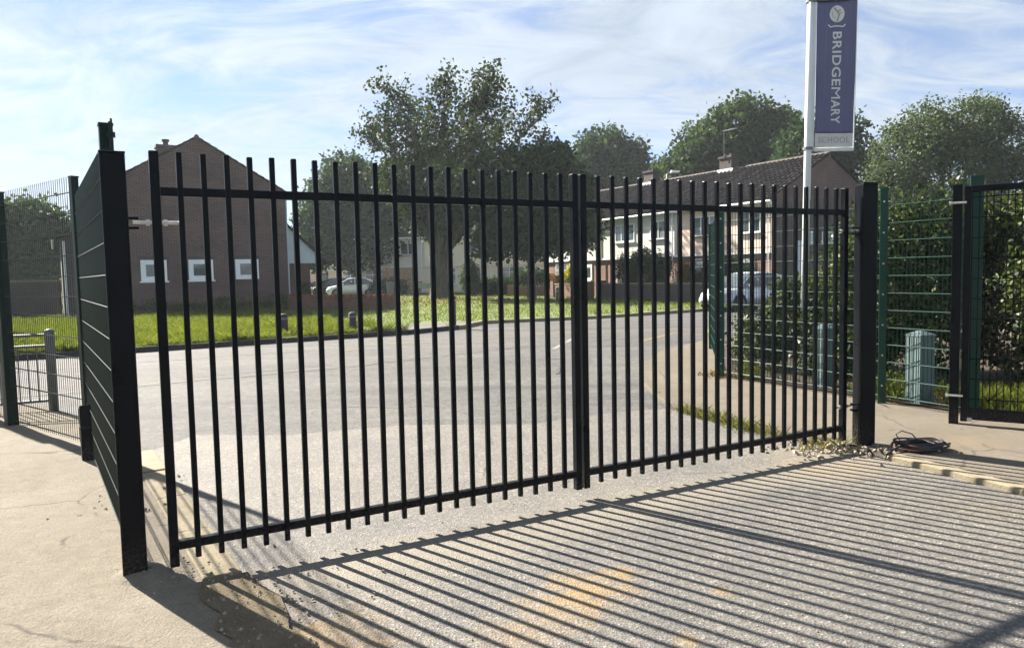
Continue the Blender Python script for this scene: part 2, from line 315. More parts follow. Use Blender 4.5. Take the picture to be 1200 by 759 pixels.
def banner_mat():
    m, t, b = newmat('purple_blue_fabric'); v = coords(t)
    mpn = node(t, 'ShaderNodeMapping'); mpn.inputs['Scale'].default_value = (60, 1, 0.5); lk(t, v, mpn.inputs[0])
    f = noise(t, mpn.outputs[0], 1.0, 4, 0.6); g = noise(t, v, 1.8, 4)
    c = ramp(t, f, [(0.3, (0.105, 0.112, 0.205)), (0.7, (0.145, 0.152, 0.265))])
    c = mixc(t, 0.5, c, ramp(t, g, [(0.3, (0.85, 0.85, 0.85)), (0.7, (1.12, 1.12, 1.12))]), 'MULTIPLY')
    lk(t, c, b.inputs['Base Color']); setin(b, Roughness=0.65)
    bump(t, b, f, 0.25, 0.01)
    tr = node(t, 'ShaderNodeBsdfTranslucent'); lk(t, c, tr.inputs['Color'])
    mx = node(t, 'ShaderNodeMixShader'); mx.inputs[0].default_value = 0.22
    lk(t, b.outputs[0], mx.inputs[1]); lk(t, tr.outputs[0], mx.inputs[2]); lk(t, mx.outputs[0], t.nodes['Material Output'].inputs['Surface'])
    return m
M['banner'] = banner_mat()
L1 = leafmat('broad_leaf_green', [(0.010, 0.023, 0.010), (0.019, 0.038, 0.014), (0.034, 0.058, 0.020), (0.064, 0.070, 0.026)], 0.20, 0.6, 0.09)
L2 = leafmat('dark_leaf_green', [(0.011, 0.027, 0.014), (0.023, 0.047, 0.020), (0.044, 0.078, 0.026)], 0.28, 0.6, 0.10)
L3 = leafmat('mid_leaf_green', [(0.016, 0.034, 0.015), (0.030, 0.056, 0.020), (0.055, 0.085, 0.028)], 0.28, 0.6, 0.12)
L4 = leafmat('grey_leaf_green', [(0.026, 0.044, 0.024), (0.056, 0.080, 0.042), (0.10, 0.125, 0.068)], 0.26, 0.6, 0.16)
L5 = leafmat('hedge_leaf', [(0.008, 0.016, 0.007), (0.018, 0.032, 0.010), (0.05, 0.068, 0.022), (0.13, 0.14, 0.062)], 0.3, 0.45, 0.22)
L6 = leafmat('yellow_leaf', [(0.26, 0.24, 0.03), (0.40, 0.33, 0.03), (0.12, 0.15, 0.03)], 0.4)
L7 = leafmat('brown_leaf', [(0.10, 0.05, 0.02), (0.17, 0.09, 0.03), (0.10, 0.10, 0.03)], 0.3)

# ------------------------------------------------------------------ geometry helpers
class MB:
    def __init__(s): s.v = []; s.f = []; s.mi = []; s.cur = 0
    def add(s, vs, fs):
        o = len(s.v); s.v += [tuple(p) for p in vs]; s.f += [tuple(i + o for i in f) for f in fs]; s.mi += [s.cur] * len(fs); return s
    def box(s, c, d, rz=0.0):
        x, y, z = d[0] / 2, d[1] / 2, d[2] / 2; ca, sa = math.cos(rz), math.sin(rz); vs = []
        for k in (-z, z):
            for (i, j) in ((-x, -y), (x, -y), (x, y), (-x, y)):
                vs.append((c[0] + i * ca - j * sa, c[1] + i * sa + j * ca, c[2] + k))
        return s.add(vs, [(3, 2, 1, 0), (4, 5, 6, 7), (0, 1, 5, 4), (1, 2, 6, 5), (2, 3, 7, 6), (3, 0, 4, 7)])
    def span(s, x0, x1, y0, y1, z0, z1): return s.box(((x0 + x1) / 2, (y0 + y1) / 2, (z0 + z1) / 2), (abs(x1 - x0), abs(y1 - y0), abs(z1 - z0)))
    def tube(s, pts, rad, n=6, cap=True):
        pts = [Vector(p) for p in pts]; rads = rad if isinstance(rad, (list, tuple)) else [rad] * len(pts); vs = []; up = None
        for i, p in enumerate(pts):
            d = (pts[min(i + 1, len(pts) - 1)] - pts[max(i - 1, 0)])
            if d.length < 1e-9: d = Vector((0, 0, 1))
            d.normalize()
            if up is None: up = Vector((1, 0, 0)) if abs(d.z) > 0.9 else Vector((0, 0, 1))
            a = d.cross(up)
            if a.length < 1e-6: a = d.orthogonal()
            a.normalize(); b = a.cross(d).normalized(); up = b
            for k in range(n):
                t = 2 * math.pi * k / n; vs.append(p + (a * math.cos(t) + b * math.sin(t)) * rads[i])
        fs = []
        for i in range(len(pts) - 1):
            for k in range(n):
                k2 = (k + 1) % n; fs.append((i * n + k, i * n + k2, (i + 1) * n + k2, (i + 1) * n + k))
        if cap: fs.append(tuple(range(n - 1, -1, -1))); fs.append(tuple((len(pts) - 1) * n + k for k in range(n)))
        return s.add(vs, fs)
    def prism(s, poly, p0, axis_u, axis_v, ext):
        # polygon (u,v) in the plane p0 + u*axis_u + v*axis_v, extruded by vector ext
        p0, au, av, e = Vector(p0), Vector(axis_u), Vector(axis_v), Vector(ext); n = len(poly)
        a = [p0 + au * u + av * v for u, v in poly]; b = [q + e for q in a]
        return s.add(a + b, [tuple(range(n - 1, -1, -1)), tuple(range(n, 2 * n))] + [(i, (i + 1) % n, n + (i + 1) % n, n + i) for i in range(n)])
    def build(s, name, mat, parent=None, smooth=False, bevel=0.0, loc=None):
        me = bpy.data.meshes.new(name); me.from_pydata(s.v, [], s.f); 
        mats = mat if isinstance(mat, (list, tuple)) else [mat]
        for mm in mats: me.materials.append(mm)
        if len(mats) > 1: me.polygons.foreach_set('material_index', s.mi)
        if smooth: me.polygons.foreach_set('use_smooth', [True] * len(me.polygons))
        me.update()
        import bmesh
        bm = bmesh.new(); bm.from_mesh(me); bmesh.ops.recalc_face_normals(bm, faces=bm.faces); bm.to_mesh(me); bm.free()
        o = bpy.data.objects.new(name, me); COL.objects.link(o)
        if parent: o.parent = parent
        if loc: o.location = loc
        if bevel:
            b = o.modifiers.new('bevel', 'BEVEL'); b.width = bevel; b.segments = 2; b.limit_method = 'ANGLE'
        return o
def tag(o, label=None, cat=None, group=None, kind=None):
    if label: o['label'] = label
    if cat: o['category'] = cat
    if group: o['group'] = group
    if kind: o['kind'] = kind
    return o
def thing(name, label, cat, loc=(0, 0, 0), rz=0.0, group=None):
    o = bpy.data.objects.new(name, None); COL.objects.link(o); o.location = loc; o.rotation_euler = (0, 0, rz); o.empty_display_size = 0.2
    return tag(o, label, cat, group)
def copy_part(src, parent, loc=None, rot=None):
    c = src.copy(); COL.objects.link(c); c.parent = parent
    if loc is not None: c.location = loc
    if rot is not None: c.rotation_euler = rot
    return c
def quads_obj(name, V4, mat, parent=None):
    n = len(V4) // 4; me = bpy.data.meshes.new(name)
    me.vertices.add(4 * n); me.vertices.foreach_set('co', np.asarray(V4, np.float32).ravel())
    me.loops.add(4 * n); me.loops.foreach_set('vertex_index', np.arange(4 * n, dtype=np.int32))
    me.polygons.add(n); me.polygons.foreach_set('loop_start', np.arange(0, 4 * n, 4, dtype=np.int32))
    me.materials.append(mat); me.update(calc_edges=True); me.validate()
    o = bpy.data.objects.new(name, me); COL.objects.link(o)
    if parent: o.parent = parent
    return o
def unit(n):
    d = RNG.normal(size=(n, 3)); return d / np.linalg.norm(d, axis=1, keepdims=True)
def leaves(name, P, smin, smax, mat, parent=None, asp=0.62, droop=0.0):
    P = np.asarray(P, float); n = len(P); d = unit(n); d[:, 2] -= droop; d /= np.linalg.norm(d, axis=1, keepdims=True)
    w = np.cross(d, unit(n)); w /= np.linalg.norm(w, axis=1, keepdims=True) + 1e-9; nn = np.cross(d, w)
    s = RNG.uniform(smin, smax, (n, 1)); fold = RNG.uniform(0.05, 0.2, (n, 1)) * s
    V = np.empty((n, 4, 3)); V[:, 0] = P - d * s * .5; V[:, 1] = P + w * s * asp * .5 + nn * fold; V[:, 2] = P + d * s * .5; V[:, 3] = P - w * s * asp * .5 + nn * fold
    return quads_obj(name, V.reshape(-1, 3), mat, parent)
def blades(name, P, hmin, hmax, wid, mat, parent=None, lean=0.5, patchy=0.0):
    P = np.asarray(P, float); n = len(P); a = RNG.uniform(0, 2 * np.pi, n); h = RNG.uniform(hmin, hmax, n)
    if patchy:                                   # tussocks and thin spots
        x, y = P[:, 0], P[:, 1]; w_ = np.sin(x * 2.1 + 1.3 * np.sin(y * 1.7)) * np.sin(y * 2.6 + 1.1 * np.sin(x * 1.3)) + .6 * np.sin(x * 5.3 + y * 4.1) * np.sin(y * 6.1 - x * 3.7)
        h *= np.clip(1 + patchy * w_, .25, 2.2)
    ln = np.clip(RNG.normal(0, lean, (n, 2)), -1.1, 1.1) * h[:, None]; ux = np.stack([np.cos(a), np.sin(a), np.zeros(n)], 1) * wid * .5
    top = P + np.stack([ln[:, 0], ln[:, 1], h], 1); mid = P + np.stack([ln[:, 0] * .52, ln[:, 1] * .52, h * .6], 1)
    V = np.empty((n, 4, 3)); V[:, 0] = P - ux; V[:, 1] = P + ux; V[:, 2] = top; V[:, 3] = mid - ux * .9
    return quads_obj(name, V.reshape(-1, 3), mat, parent)
def sheet(name, poly, z, mat, parent=None, thick=0.0, kind='structure'):
    mb = MB(); n = len(poly); vs = [(x, y, z) for x, y in poly]
    if thick:
        vs += [(x, y, z - thick) for x, y in poly]
        mb.add(vs, [tuple(range(n)), tuple(range(2 * n - 1, n - 1, -1))] + [(i, (i + 1) % n, n + (i + 1) % n, n + i) for i in range(n)])
    else: mb.add(vs, [tuple(range(n))])
    o = mb.build(name, mat, parent)
    # make sure single sheets look up
    if not thick and o.data.polygons[0].normal.z < 0: o.data.flip_normals()
    if kind and not parent: o['kind'] = kind
    return o
def inpoly(P, poly):
    x, y = P[:, 0], P[:, 1]; c = np.zeros(len(P), bool); n = len(poly); j = n - 1
    for i in range(n):
        xi, yi = poly[i]; xj, yj = poly[j]
        c ^= ((yi > y) != (yj > y)) & (x < (xj - xi) * (y - yi) / (yj - yi + 1e-12) + xi); j = i
    return c
def wobble(poly, step, amp):
    out = []
    for i, p in enumerate(poly):
        q = poly[(i + 1) % len(poly)]; L = math.dist(p, q); k = max(1, int(L / step))
        for j in range(k):
            t = j / k; a = amp if 0 < j else 0
            out.append((p[0] + (q[0] - p[0]) * t + random.uniform(-a, a), p[1] + (q[1] - p[1]) * t + random.uniform(-a, a)))
    return out

# ------------------------------------------------------------------ ground, road, pavements
sheet('ground', [(-200, -60), (200, -60), (200, 230), (-200, 230)], -0.06, M['turf'])
sheet('road', [(-60, -20), (14, -20), (40, 20), (40, 56), (-10, 40), (-60, 15)], -0.012, M['road'])
drive_poly = [(1.45, -2.0), (-1.19, 3.36), (-3.55, 7.0)] + [(-3.4, 7.8), (-2.4, 7.7), (-1.2, 8.1), (0.2, 8.0), (1.2, 8.6), (1.9, 8.75)] + [(2.55, 7.2), (3.05, 6.45), (3.18, 6.15), (3.61, 5.16), (6.4, -2.0)]
sheet('driveway', drive_poly, 0.0, M['drive'])
# left pavement: a sheet that rises a little away from the drive
def left_pave():
    kl = [(1.45, -2.0), (-1.30, 3.42), (-3.72, 7.02), (-4.15, 7.62), (-5.0, 8.7), (-6.4, 9.9), (-9, 10.7), (-14, 11.0)]
    mb = MB(); rows = []
    nx = 26
    for (x, y) in kl_dense(kl, 0.22):
        row = []
        for i in range(nx):
            t = (i / (nx - 1)) ** 1.6; xx = x - t * (14 + 0.2 * y); dd = x - xx
            z = 0.012 + 0.05 * (1 - math.exp(-dd * 0.9)) + 0.012 * math.sin(xx * 2.3 + y * 1.7) * min(1, dd) + 0.008 * math.sin(xx * 5.1 - y * 3.3) * min(1, dd)
            row.append((xx, y - 0.15 * dd, z))
        rows.append(row)
    vs = [p for r in rows for p in r]; fs = []
    for j in range(len(rows) - 1):
        for i in range(nx - 1): a = j * nx + i; fs.append((a, a + 1, a + nx + 1, a + nx))
    mb.add(vs, fs)
    o = mb.build('pavement', M['pave_left'], smooth=True)
    if o.data.polygons[0].normal.z < 0: o.data.flip_normals()
    o['kind'] = 'structure'
def kl_dense(kl, step):
    out = []
    for p, q in zip(kl, kl[1:]):
        k = max(1, int(math.dist(p, q) / step)); out += [(p[0] + (q[0] - p[0]) * j / k, p[1] + (q[1] - p[1]) * j / k) for j in range(k)]
    return out + [kl[-1]]
left_pave()
pr = [(6.4, -2.0), (3.70, 5.16), (3.24, 6.25), (3.10, 6.55), (2.62, 7.25), (1.95, 8.8), (1.95, 10.6), (2.2, 12.4), (2.9, 14.6), (4.5, 17.0), (14, 23), (30, 30), (30, -2)]
sheet('pavement', pr, 0.040, M['pave_right'], thick=0.1)

def kerb_run(name, pts, w, h, z0, mat, length=0.914, gap=0.008, jitter=0.004, rows=1):
    root = bpy.data.objects.new(name, None); COL.objects.link(root); root['kind'] = 'structure'; root.location = (pts[0][0], pts[0][1], 0)
    mb = MB().box((length / 2, 0, h / 2), (length - gap, w, h)); src = None
    for p, q in zip(pts, pts[1:]):
        L = math.dist(p, q); n = max(1, round(L / length)); a = math.atan2(q[1] - p[1], q[0] - p[0]); s = L / n / length
        for i in range(n):
            t = i / n; loc = (p[0] + (q[0] - p[0]) * t - pts[0][0] + random.uniform(-jitter, jitter), p[1] + (q[1] - p[1]) * t - pts[0][1] + random.uniform(-jitter, jitter), z0 + random.uniform(-jitter, jitter))
            if src is None: src = mb.build('kerbstone', mat, root, bevel=0.012); o = src
            else: o = copy_part(src, root)
            o.location = loc; o.rotation_euler = (random.uniform(-.006, .006), random.uniform(-.004, .004), a + random.uniform(-.006, .006)); o.scale = (s, 1, 1)
    return root
kerb_run('kerb', [(-1.62, 3.98), (-3.58, 7.0)], 0.21, 0.12, -0.093, M['kerb'], jitter=0.006)
M['dirt'] = concrete('yellow_dirt', (0.115, 0.092, 0.062), (0.205, 0.168, 0.115), 3.2, bumps=0.9, crack=False)
DIRT = wobble([(-1.72, 3.95), (-1.50, 4.02), (-1.22, 3.70), (-0.82, 3.05), (-0.25, 2.1), (0.5, 0.7), (1.6, -1.6), (1.15, -1.8), (0.2, 0.4), (-0.62, 1.9), (-1.15, 2.9), (-1.42, 3.35)], 0.16, 0.055)
def dirt_strip():
    P = [(random.uniform(-1.9, 1.7), random.uniform(-1.8, 4.1)) for _ in range(9000)]; P = np.array(P); P = P[inpoly(P, DIRT)]
    mb = MB()
    for (x, y) in P[:2600]:
        sz = random.choice((.004, .006, .009, .014)); a = random.uniform(0, 6.28); z = 0.023
        mb.add([(x + sz * math.cos(a), y + sz * math.sin(a), z), (x + sz * math.cos(a + 2.1), y + sz * math.sin(a + 2.1), z), (x + sz * math.cos(a + 4.2), y + sz * math.sin(a + 4.2), z), (x, y, z + sz * 1.1)], [(0, 1, 3), (1, 2, 3), (2, 0, 3)])
    o = mb.build('gravel', M['rubble']); o['kind'] = 'stuff'; o['label'] = 'loose yellow grit on the broken kerb edge in the left foreground'
sheet('dirt', DIRT, 0.024, M['dirt']); dirt_strip()
kerb_run('kerb', [(5.0, 1.9), (3.655, 5.16), (3.21, 6.2)], 0.125, 0.14, -0.094, M['kerb'])
kerb_run('kerb', [(2.98, 6.62), (2.58, 7.22), (1.91, 8.78), (1.91, 10.6), (2.16, 12.4)], 0.10, 0.12, -0.078, M['pave_right'])
VK = [(-40, -2.2), (-8.75, 17.2), (-2.9, 20.85), (-1.65, 22.3), (-1.0, 24.5), (3.0, 26.0), (6.6, 28.5), (30, 46)]
kerb_run('kerb', [(-20.0, 10.22), (-8.75, 17.2), (-2.9, 20.85), (-1.65, 22.3)], 0.14, 0.16, -0.045, M['kerb_dark'])
kerb_run('kerb', [(-1.65, 22.3), (-1.0, 24.5), (3.0, 26.0), (6.6, 28.5), (14, 34)], 0.14, 0.145, -0.045, M['kerb'])
verge = [(x - 0.03, y + 0.07) for x, y in VK] + [(30, 140), (-90, 140), (-90, -2)]
sheet('verge', verge, 0.09, M['turf'], thick=0.14)
FOOT = [(-2.95, 21.05), (-1.72, 22.4), (-1.1, 24.4), (-3.2, 23.75), (-4.6, 22.6), (-4.9, 20.9), (-4.2, 20.3)]
sheet('footway', wobble(FOOT, 0.5, 0.05), 0.096, M['path'])
M['patch'] = tarmac('patched_tarmac', (0.045, 0.045, 0.046), (0.072, 0.071, 0.070), (0.10, 0.098, 0.095), 60, 0.3, rough=0.85, streak=0.5)
for pp in ([(-0.9, 13.2), (1.0, 12.0), (1.5, 13.6), (1.6, 15.9), (0.4, 16.4), (-0.6, 15.0)], [(-5.6, 12.4), (-3.4, 13.9), (-3.9, 14.8), (-6.2, 13.3)], [(0.6, 20.8), (4.4, 22.4), (3.8, 24.6), (0.2, 23.4)]):
    sheet('road_patch', wobble(pp, 0.5, 0.04), -0.0095, M['patch'])
# road markings and seams lie on the road
def stripe(name, pts, w, mat, z=-0.007):
    mb = MB()
    for p, q in zip(pts, pts[1:]):
        d = Vector((q[0] - p[0], q[1] - p[1])).normalized(); nx, ny = -d.y * w / 2, d.x * w / 2
        mb.add([(p[0] + nx, p[1] + ny, z), (p[0] - nx, p[1] - ny, z), (q[0] - nx, q[1] - ny, z), (q[0] + nx, q[1] + ny, z)], [(0, 1, 2, 3)])
        z += 0.0004
    o = mb.build(name, mat)
    for p in o.data.polygons:
        if p.normal.z < 0: o.data.flip_normals(); break
    o['kind'] = 'structure'; return o
stripe('road_marking', [(-12, 12.2), (-7.6, 15.04), (-4.01, 17.25), (-1.3, 18.62)], 0.07, M['white_line'])
for a, b in [((-0.9, 18.9), (0.1, 19.5)), ((0.6, 19.85), (1.6, 20.3)), ((2.1, 20.3), (3.1, 20.6)), ((3.7, 20.6), (4.7, 20.9))]:
    stripe('road_marking', [a, b], 0.10, M['yellow_line'])
stripe('road_marking', [(-3.9, 16.55), (-3.45, 16.8)], 0.10, M['yellow_line']); stripe('road_marking', [(-2.9, 17.2), (-2.3, 17.5)], 0.10, M['yellow_line'])
stripe('road_marking', [(3.0, 17.3), (4.2, 19.3), (4.9, 18.8), (5.7, 21.0), (6.6, 20.6)], 0.10, M['yellow_line'])
stripe('road_marking', [(0.9, 16.0), (1.9, 19.9)], 0.10, M['white_line'])
random.seed(5)
def seam(pts, w, amp=0.04):
    d = kl_dense(pts, 0.25); return [(x + random.uniform(-amp, amp), y + random.uniform(-amp, amp)) for x, y in d]
stripe('road_seam', seam([(-9, 9.5), (-5.95, 11.6), (-3.14, 13.47), (0.38, 16.71), (3.2, 18.4)], 0), 0.045, M['seam'])
stripe('road_seam', seam([(-0.4, 13.6), (1.0, 14.2), (0.7, 12.0)], 0), 0.06, M['seam'])
stripe('road_seam', seam([(1.2, 16.2), (3.6, 16.6), (4.6, 17.2)], 0), 0.05, M['seam'])
stripe('road_seam', seam([(-2.2, 9.4), (-1.5, 9.2), (-1.0, 9.35)], 0, 0.06), 0.018, M['seam'])
stripe('road_seam', seam([(0.3, 23.0), (3.0, 24.6), (5.8, 26.6)], 0), 0.05, M['seam'])

hz = MB().span(-202, 202, -62, 232, -1.1, 20.5).build('haze', [])
hm_ = bpy.data.materials.new('haze'); hm_.use_nodes = True; ht = hm_.node_tree; ht.nodes.clear()
hv = ht.nodes.new('ShaderNodeVolumePrincipled'); hv.inputs['Color'].default_value = (0.86, 0.93, 1.0, 1); hv.inputs['Density'].default_value = 0.0004; hv.inputs['Anisotropy'].default_value = 0.25
ho = ht.nodes.new('ShaderNodeOutputMaterial'); ht.links.new(hv.outputs[0], ho.inputs['Volume']); hz.data.materials.append(hm_)
hz['kind'] = 'stuff'; hz['label'] = 'thin bright haze in the air'

# ------------------------------------------------------------------ double gate
GA, GB, GC = Vector((-1.921, 3.994)), Vector((0.486, 5.317)), Vector((3.015, 6.660))
BAR_MB = MB().box((0, 0, (2.335 + 0.10) / 2), (0.030, 0.030, 2.335 - 0.10))
bar_src = [None]
def gate_leaf(p, q, label, hinge_at_start):
    d = q - p; L = d.length
    g = thing('gate_leaf', label, 'gate', (p.x, p.y, 0), math.atan2(d.y, d.x), 'leaves of the black double gate')
    s0, s1 = 0.027, L - 0.034
    for x, sw in ((s0, 0.048), (s1, 0.048)):
        MB().box((x, 0, (2.34 + 0.07) / 2), (sw, sw + 0.004, 2.34 - 0.07)).build('stile', M['black'], g, bevel=0.005)
    for z in (2.125, 0.187):
        MB().span(s0 + 0.0242, s1 - 0.0242, -0.024, 0.024, z - 0.024, z + 0.024).build('rail', M['black'], g, bevel=0.004)
    n = 21; sp = (s1 - s0) / (n + 1)
    for i in range(n):
        if bar_src[0] is None: bar_src[0] = BAR_MB.build('bar', M['black'], g, bevel=0.005); o = bar_src[0]
        else: o = copy_part(bar_src[0], g)
        # bars run through the rails, 3 mm proud of the camera side
        o.location = (s0 + sp * (i + 1), -0.0130, random.uniform(-0.004, 0.004)); o.rotation_euler = (0, 0, random.uniform(-.04, .04))
    hs = s0 if hinge_at_start else s1; sg = -1 if hinge_at_start else 1
    for z in ((1.96,) if hinge_at_start else (1.96, 0.38)):
        h = MB(); h.tube([(hs - sg * 0.12, 0.0, z), (hs + sg * 0.115, 0.0, z)], 0.010, 8)
        h.build('hinge_bolt', M['steel'], g)
        MB().tube([(hs + sg * 0.034, 0, z), (hs + sg * 0.052, 0, z)], 0.019, 6).build('hinge_nut', M['steel'], g)
        MB().tube([(hs - sg * 0.052, 0, z), (hs - sg * 0.034, 0, z)], 0.019, 6).build('hinge_nut', M['steel'], g)
    return g
gl = gate_leaf(GA, GB, 'black barred gate leaf on the left, next to the dark green mesh panel', True)
gr = gate_leaf(GB + (GC - GB).normalized() * 0.008, GC, 'black barred gate leaf on the right, next to the coiled cable', False)

def gate_post(c, w, h, rz, label, arms):
    g = thing('gate_post', label, 'post', (c[0], c[1], 0), rz, 'posts of the black double gate')
    MB().box((0, 0, h / 2 - 0.05), (w, w, h + 0.1)).build('shaft', M['black'], g, bevel=0.008)
    MB().box((0, 0, h + 0.004), (w + 0.004, w + 0.004, 0.010)).build('cap', M['black'], g, bevel=0.003)
    for z in arms:
        MB().box((w / 2 * math.copysign(1, arms[0]) + 0.0, 0, abs(z)), (0.06, 0.05, 0.07)).build('hinge_lug', M['black'], g, bevel=0.004)
    return g
ang = math.atan2(GB.y - GA.y, GB.x - GA.x)
gate_post((-2.108, 3.985), 0.122, 2.325, ang, 'black square gate post beside the dark green mesh panel', ())
gate_post((3.165, 6.62), 0.140, 2.37, 0.10, 'glossy black square gate post standing beside the coiled cable', ())
# receiver lugs are parts of their posts
for pst, sg in ((bpy.data.objects['gate_post'], 1), (bpy.data.objects['gate_post.001'], -1)):
    for z in (1.96, 0.38):
        w = 0.122 if sg > 0 else 0.140
        if sg > 0 and z < 1: continue
        for zo in (0.018, -0.034): MB().span(sg * (w / 2 + 0.001), sg * (w / 2 + 0.05), -0.022, 0.022, z + zo, z + zo + 0.016).build('hinge_lug', M['black'], pst, bevel=0.003)

# ------------------------------------------------------------------ welded mesh fences
def mesh_panel(parent, p, q, z0, z1, mat, pitch=0.05, hstep=0.2, rv=0.0032, rh=0.0042, off=0.0):
    o0 = Vector(parent.location); p = Vector((p[0], p[1], 0)) - Vector((o0.x, o0.y, 0)); q = Vector((q[0], q[1], 0)) - Vector((o0.x, o0.y, 0))
    d = (q - p); L = d.length; d.normalize(); nrm = Vector((-d.y, d.x, 0)); n = int(L / pitch); mb = MB()
    for i in range(n + 1):
        a = p + d * (i * L / n); mb.tube([a + Vector((0, 0, z0)), a + Vector((0, 0, z1))], rv, 4, False)
    pan = mb.build('wire_panel', mat, parent)
    z = z0 + 0.03
    while z < z1 - 0.02:
        m2 = MB()
        for s in (-1, 1):
            m2.tube([p + nrm * s * (rv + rh) + Vector((0, 0, z)), q + nrm * s * (rv + rh) + Vector((0, 0, z))], rh, 4, False)
        m2.build('horizontal_wire', mat, pan)
        z += hstep
    return pan
def fence_post(parent, x, y, h, w, mat, rz, bolts=0, d=None):
    o0 = parent.location; r = (x - o0.x, y - o0.y); mb = MB().box((r[0], r[1], h / 2 - 0.05), (w, d or w, h + 0.1), rz)
    p = mb.build('post', mat, parent, bevel=0.006)
    MB().box((r[0], r[1], h + 0.006), (w + 0.006, (d or w) + 0.006, 0.014), rz).build('cap', mat, p)
    if bolts:
        src = None; c, s_ = math.cos(rz), math.sin(rz); ex = (d or w) / 2 + 0.004
        for k in range(bolts):
            z = 0.25 + k * (h - 0.4) / (bolts - 1)
            if src is None: src = MB().box((0, 0, 0), (0.018, 0.014, 0.018)).build('fixing_bolt', M['steel'], p); o = src
            else: o = copy_part(src, p)
            o.location = (r[0] + s_ * ex, r[1] - c * ex, z); o.rotation_euler = (0, 0, rz)
    return p
P85, P10, PT = (-4.13, 7.1), (-5.72, 8.34), (-2.285, 4.27)
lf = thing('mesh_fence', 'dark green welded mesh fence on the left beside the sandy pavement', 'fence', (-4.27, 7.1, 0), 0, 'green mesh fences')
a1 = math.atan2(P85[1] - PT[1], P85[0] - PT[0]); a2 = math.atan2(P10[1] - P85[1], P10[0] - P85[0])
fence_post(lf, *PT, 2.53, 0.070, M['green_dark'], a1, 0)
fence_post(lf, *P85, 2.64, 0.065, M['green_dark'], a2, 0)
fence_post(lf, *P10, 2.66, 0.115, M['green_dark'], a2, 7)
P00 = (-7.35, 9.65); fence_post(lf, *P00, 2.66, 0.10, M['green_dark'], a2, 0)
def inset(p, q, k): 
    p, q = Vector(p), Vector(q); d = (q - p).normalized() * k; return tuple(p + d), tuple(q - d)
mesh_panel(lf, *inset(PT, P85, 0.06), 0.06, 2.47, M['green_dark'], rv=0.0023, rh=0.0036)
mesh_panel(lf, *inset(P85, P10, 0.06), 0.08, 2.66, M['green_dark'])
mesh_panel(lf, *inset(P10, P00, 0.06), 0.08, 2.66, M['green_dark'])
m = MB(); m.tube([(-2.235 + 4.27, 4.22 - 7.1, 2.40), (-2.235 + 4.27, 4.22 - 7.1, 2.545)], 0.006, 6); m.tube([(-2.222 + 4.27, 4.215 - 7.1, 2.38), (-2.222 + 4.27, 4.215 - 7.1, 2.56)], 0.006, 6); m.box((-2.228 + 4.27, 4.217 - 7.1, 2.47), (0.04, 0.02, 0.03))
m.build('wire_end', M['green_dark'], lf)
# box at the foot of the second post
bx = thing('ground_box', 'small black box at the foot of the dark green mesh panel', 'box', (-3.93, 6.72, 0), a1)
MB().prism([(-0.085, 0.0), (0.085, 0.0), (0.085, 0.46), (-0.085, 0.52)], (0, -0.05, 0.02), (1, 0, 0), (0, 0, 1), (0, 0.10, 0)).build('body', M['black'], bx, bevel=0.006)
MB().box((0, 0, 0.33), (0.176, 0.106, 0.02)).build('band', M['green_dark'], bx)
MB().tube([(0.09, -0.05, 0.52), (0.17, -0.07, 0.3), (0.2, -0.06, 0.04)], 0.012, 6).build('strap', M['black'], bx)

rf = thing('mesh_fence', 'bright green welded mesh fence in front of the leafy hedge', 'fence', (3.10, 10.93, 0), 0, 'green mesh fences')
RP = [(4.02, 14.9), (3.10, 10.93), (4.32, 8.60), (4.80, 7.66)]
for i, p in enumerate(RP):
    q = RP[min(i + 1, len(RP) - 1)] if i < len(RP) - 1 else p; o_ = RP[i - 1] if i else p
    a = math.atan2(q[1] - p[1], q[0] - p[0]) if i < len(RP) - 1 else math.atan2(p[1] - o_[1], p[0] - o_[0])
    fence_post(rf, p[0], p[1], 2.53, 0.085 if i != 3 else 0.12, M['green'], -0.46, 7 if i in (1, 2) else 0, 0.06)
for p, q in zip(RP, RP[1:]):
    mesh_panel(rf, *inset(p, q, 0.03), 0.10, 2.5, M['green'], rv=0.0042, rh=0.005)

# pedestrian gate, right edge
PG0, PG1 = Vector((4.44, 7.43)), Vector((5.62, 6.66)); dpg = (PG1 - PG0); Lp = dpg.length
pg = thing('pedestrian_gate', 'black framed mesh side gate at the right edge, hung before the hedge', 'gate', (PG0.x, PG0.y, 0), math.atan2(dpg.y, dpg.x))
for x in (0.11, Lp - 0.06): MB().box((x, 0, 1.24), (0.06, 0.06, 2.34)).build('stile', M['black'], pg, bevel=0.005)
MB().span(0.142, Lp - 0.092, -0.03, 0.03, 2.35, 2.41).build('top_rail', M['black'], pg, bevel=0.005)
MB().span(0.142, Lp - 0.092, -0.02, 0.02, 0.09, 0.21).build('kick_plate', M['black'], pg, bevel=0.005)
mb = MB(); n = 21
for i in range(n): mb.tube([(0.15 + (Lp - 0.25) * i / (n - 1), 0, 0.2), (0.15 + (Lp - 0.25) * i / (n - 1), 0, 2.36)], 0.0048, 4, False)
pw = mb.build('wire_panel', M['black'], pg)
for k in range(11):
    m2 = MB()
    for s in (-1, 1): m2.tube([(0.145, s * 0.007, 0.3 + 0.2 * k), (Lp - 0.095, s * 0.007, 0.3 + 0.2 * k)], 0.005, 4, False)
    m2.build('horizontal_wire', M['black'], pw)
for z in (0.33, 2.25):
    MB().tube([(-0.04, -0.05, z), (0.10, -0.05, z)], 0.012, 8).build('hinge_bolt', M['steel'], pg)
    MB().tube([(-0.05, -0.05, z), (-0.03, -0.05, z)], 0.02, 6).build('hinge_nut', M['steel'], pg)
MB().tube([(0.14, -0.045, 0.10), (0.18, -0.045, 0.10)], 0.02, 8).build('drop_bolt', M['steel'], pg)
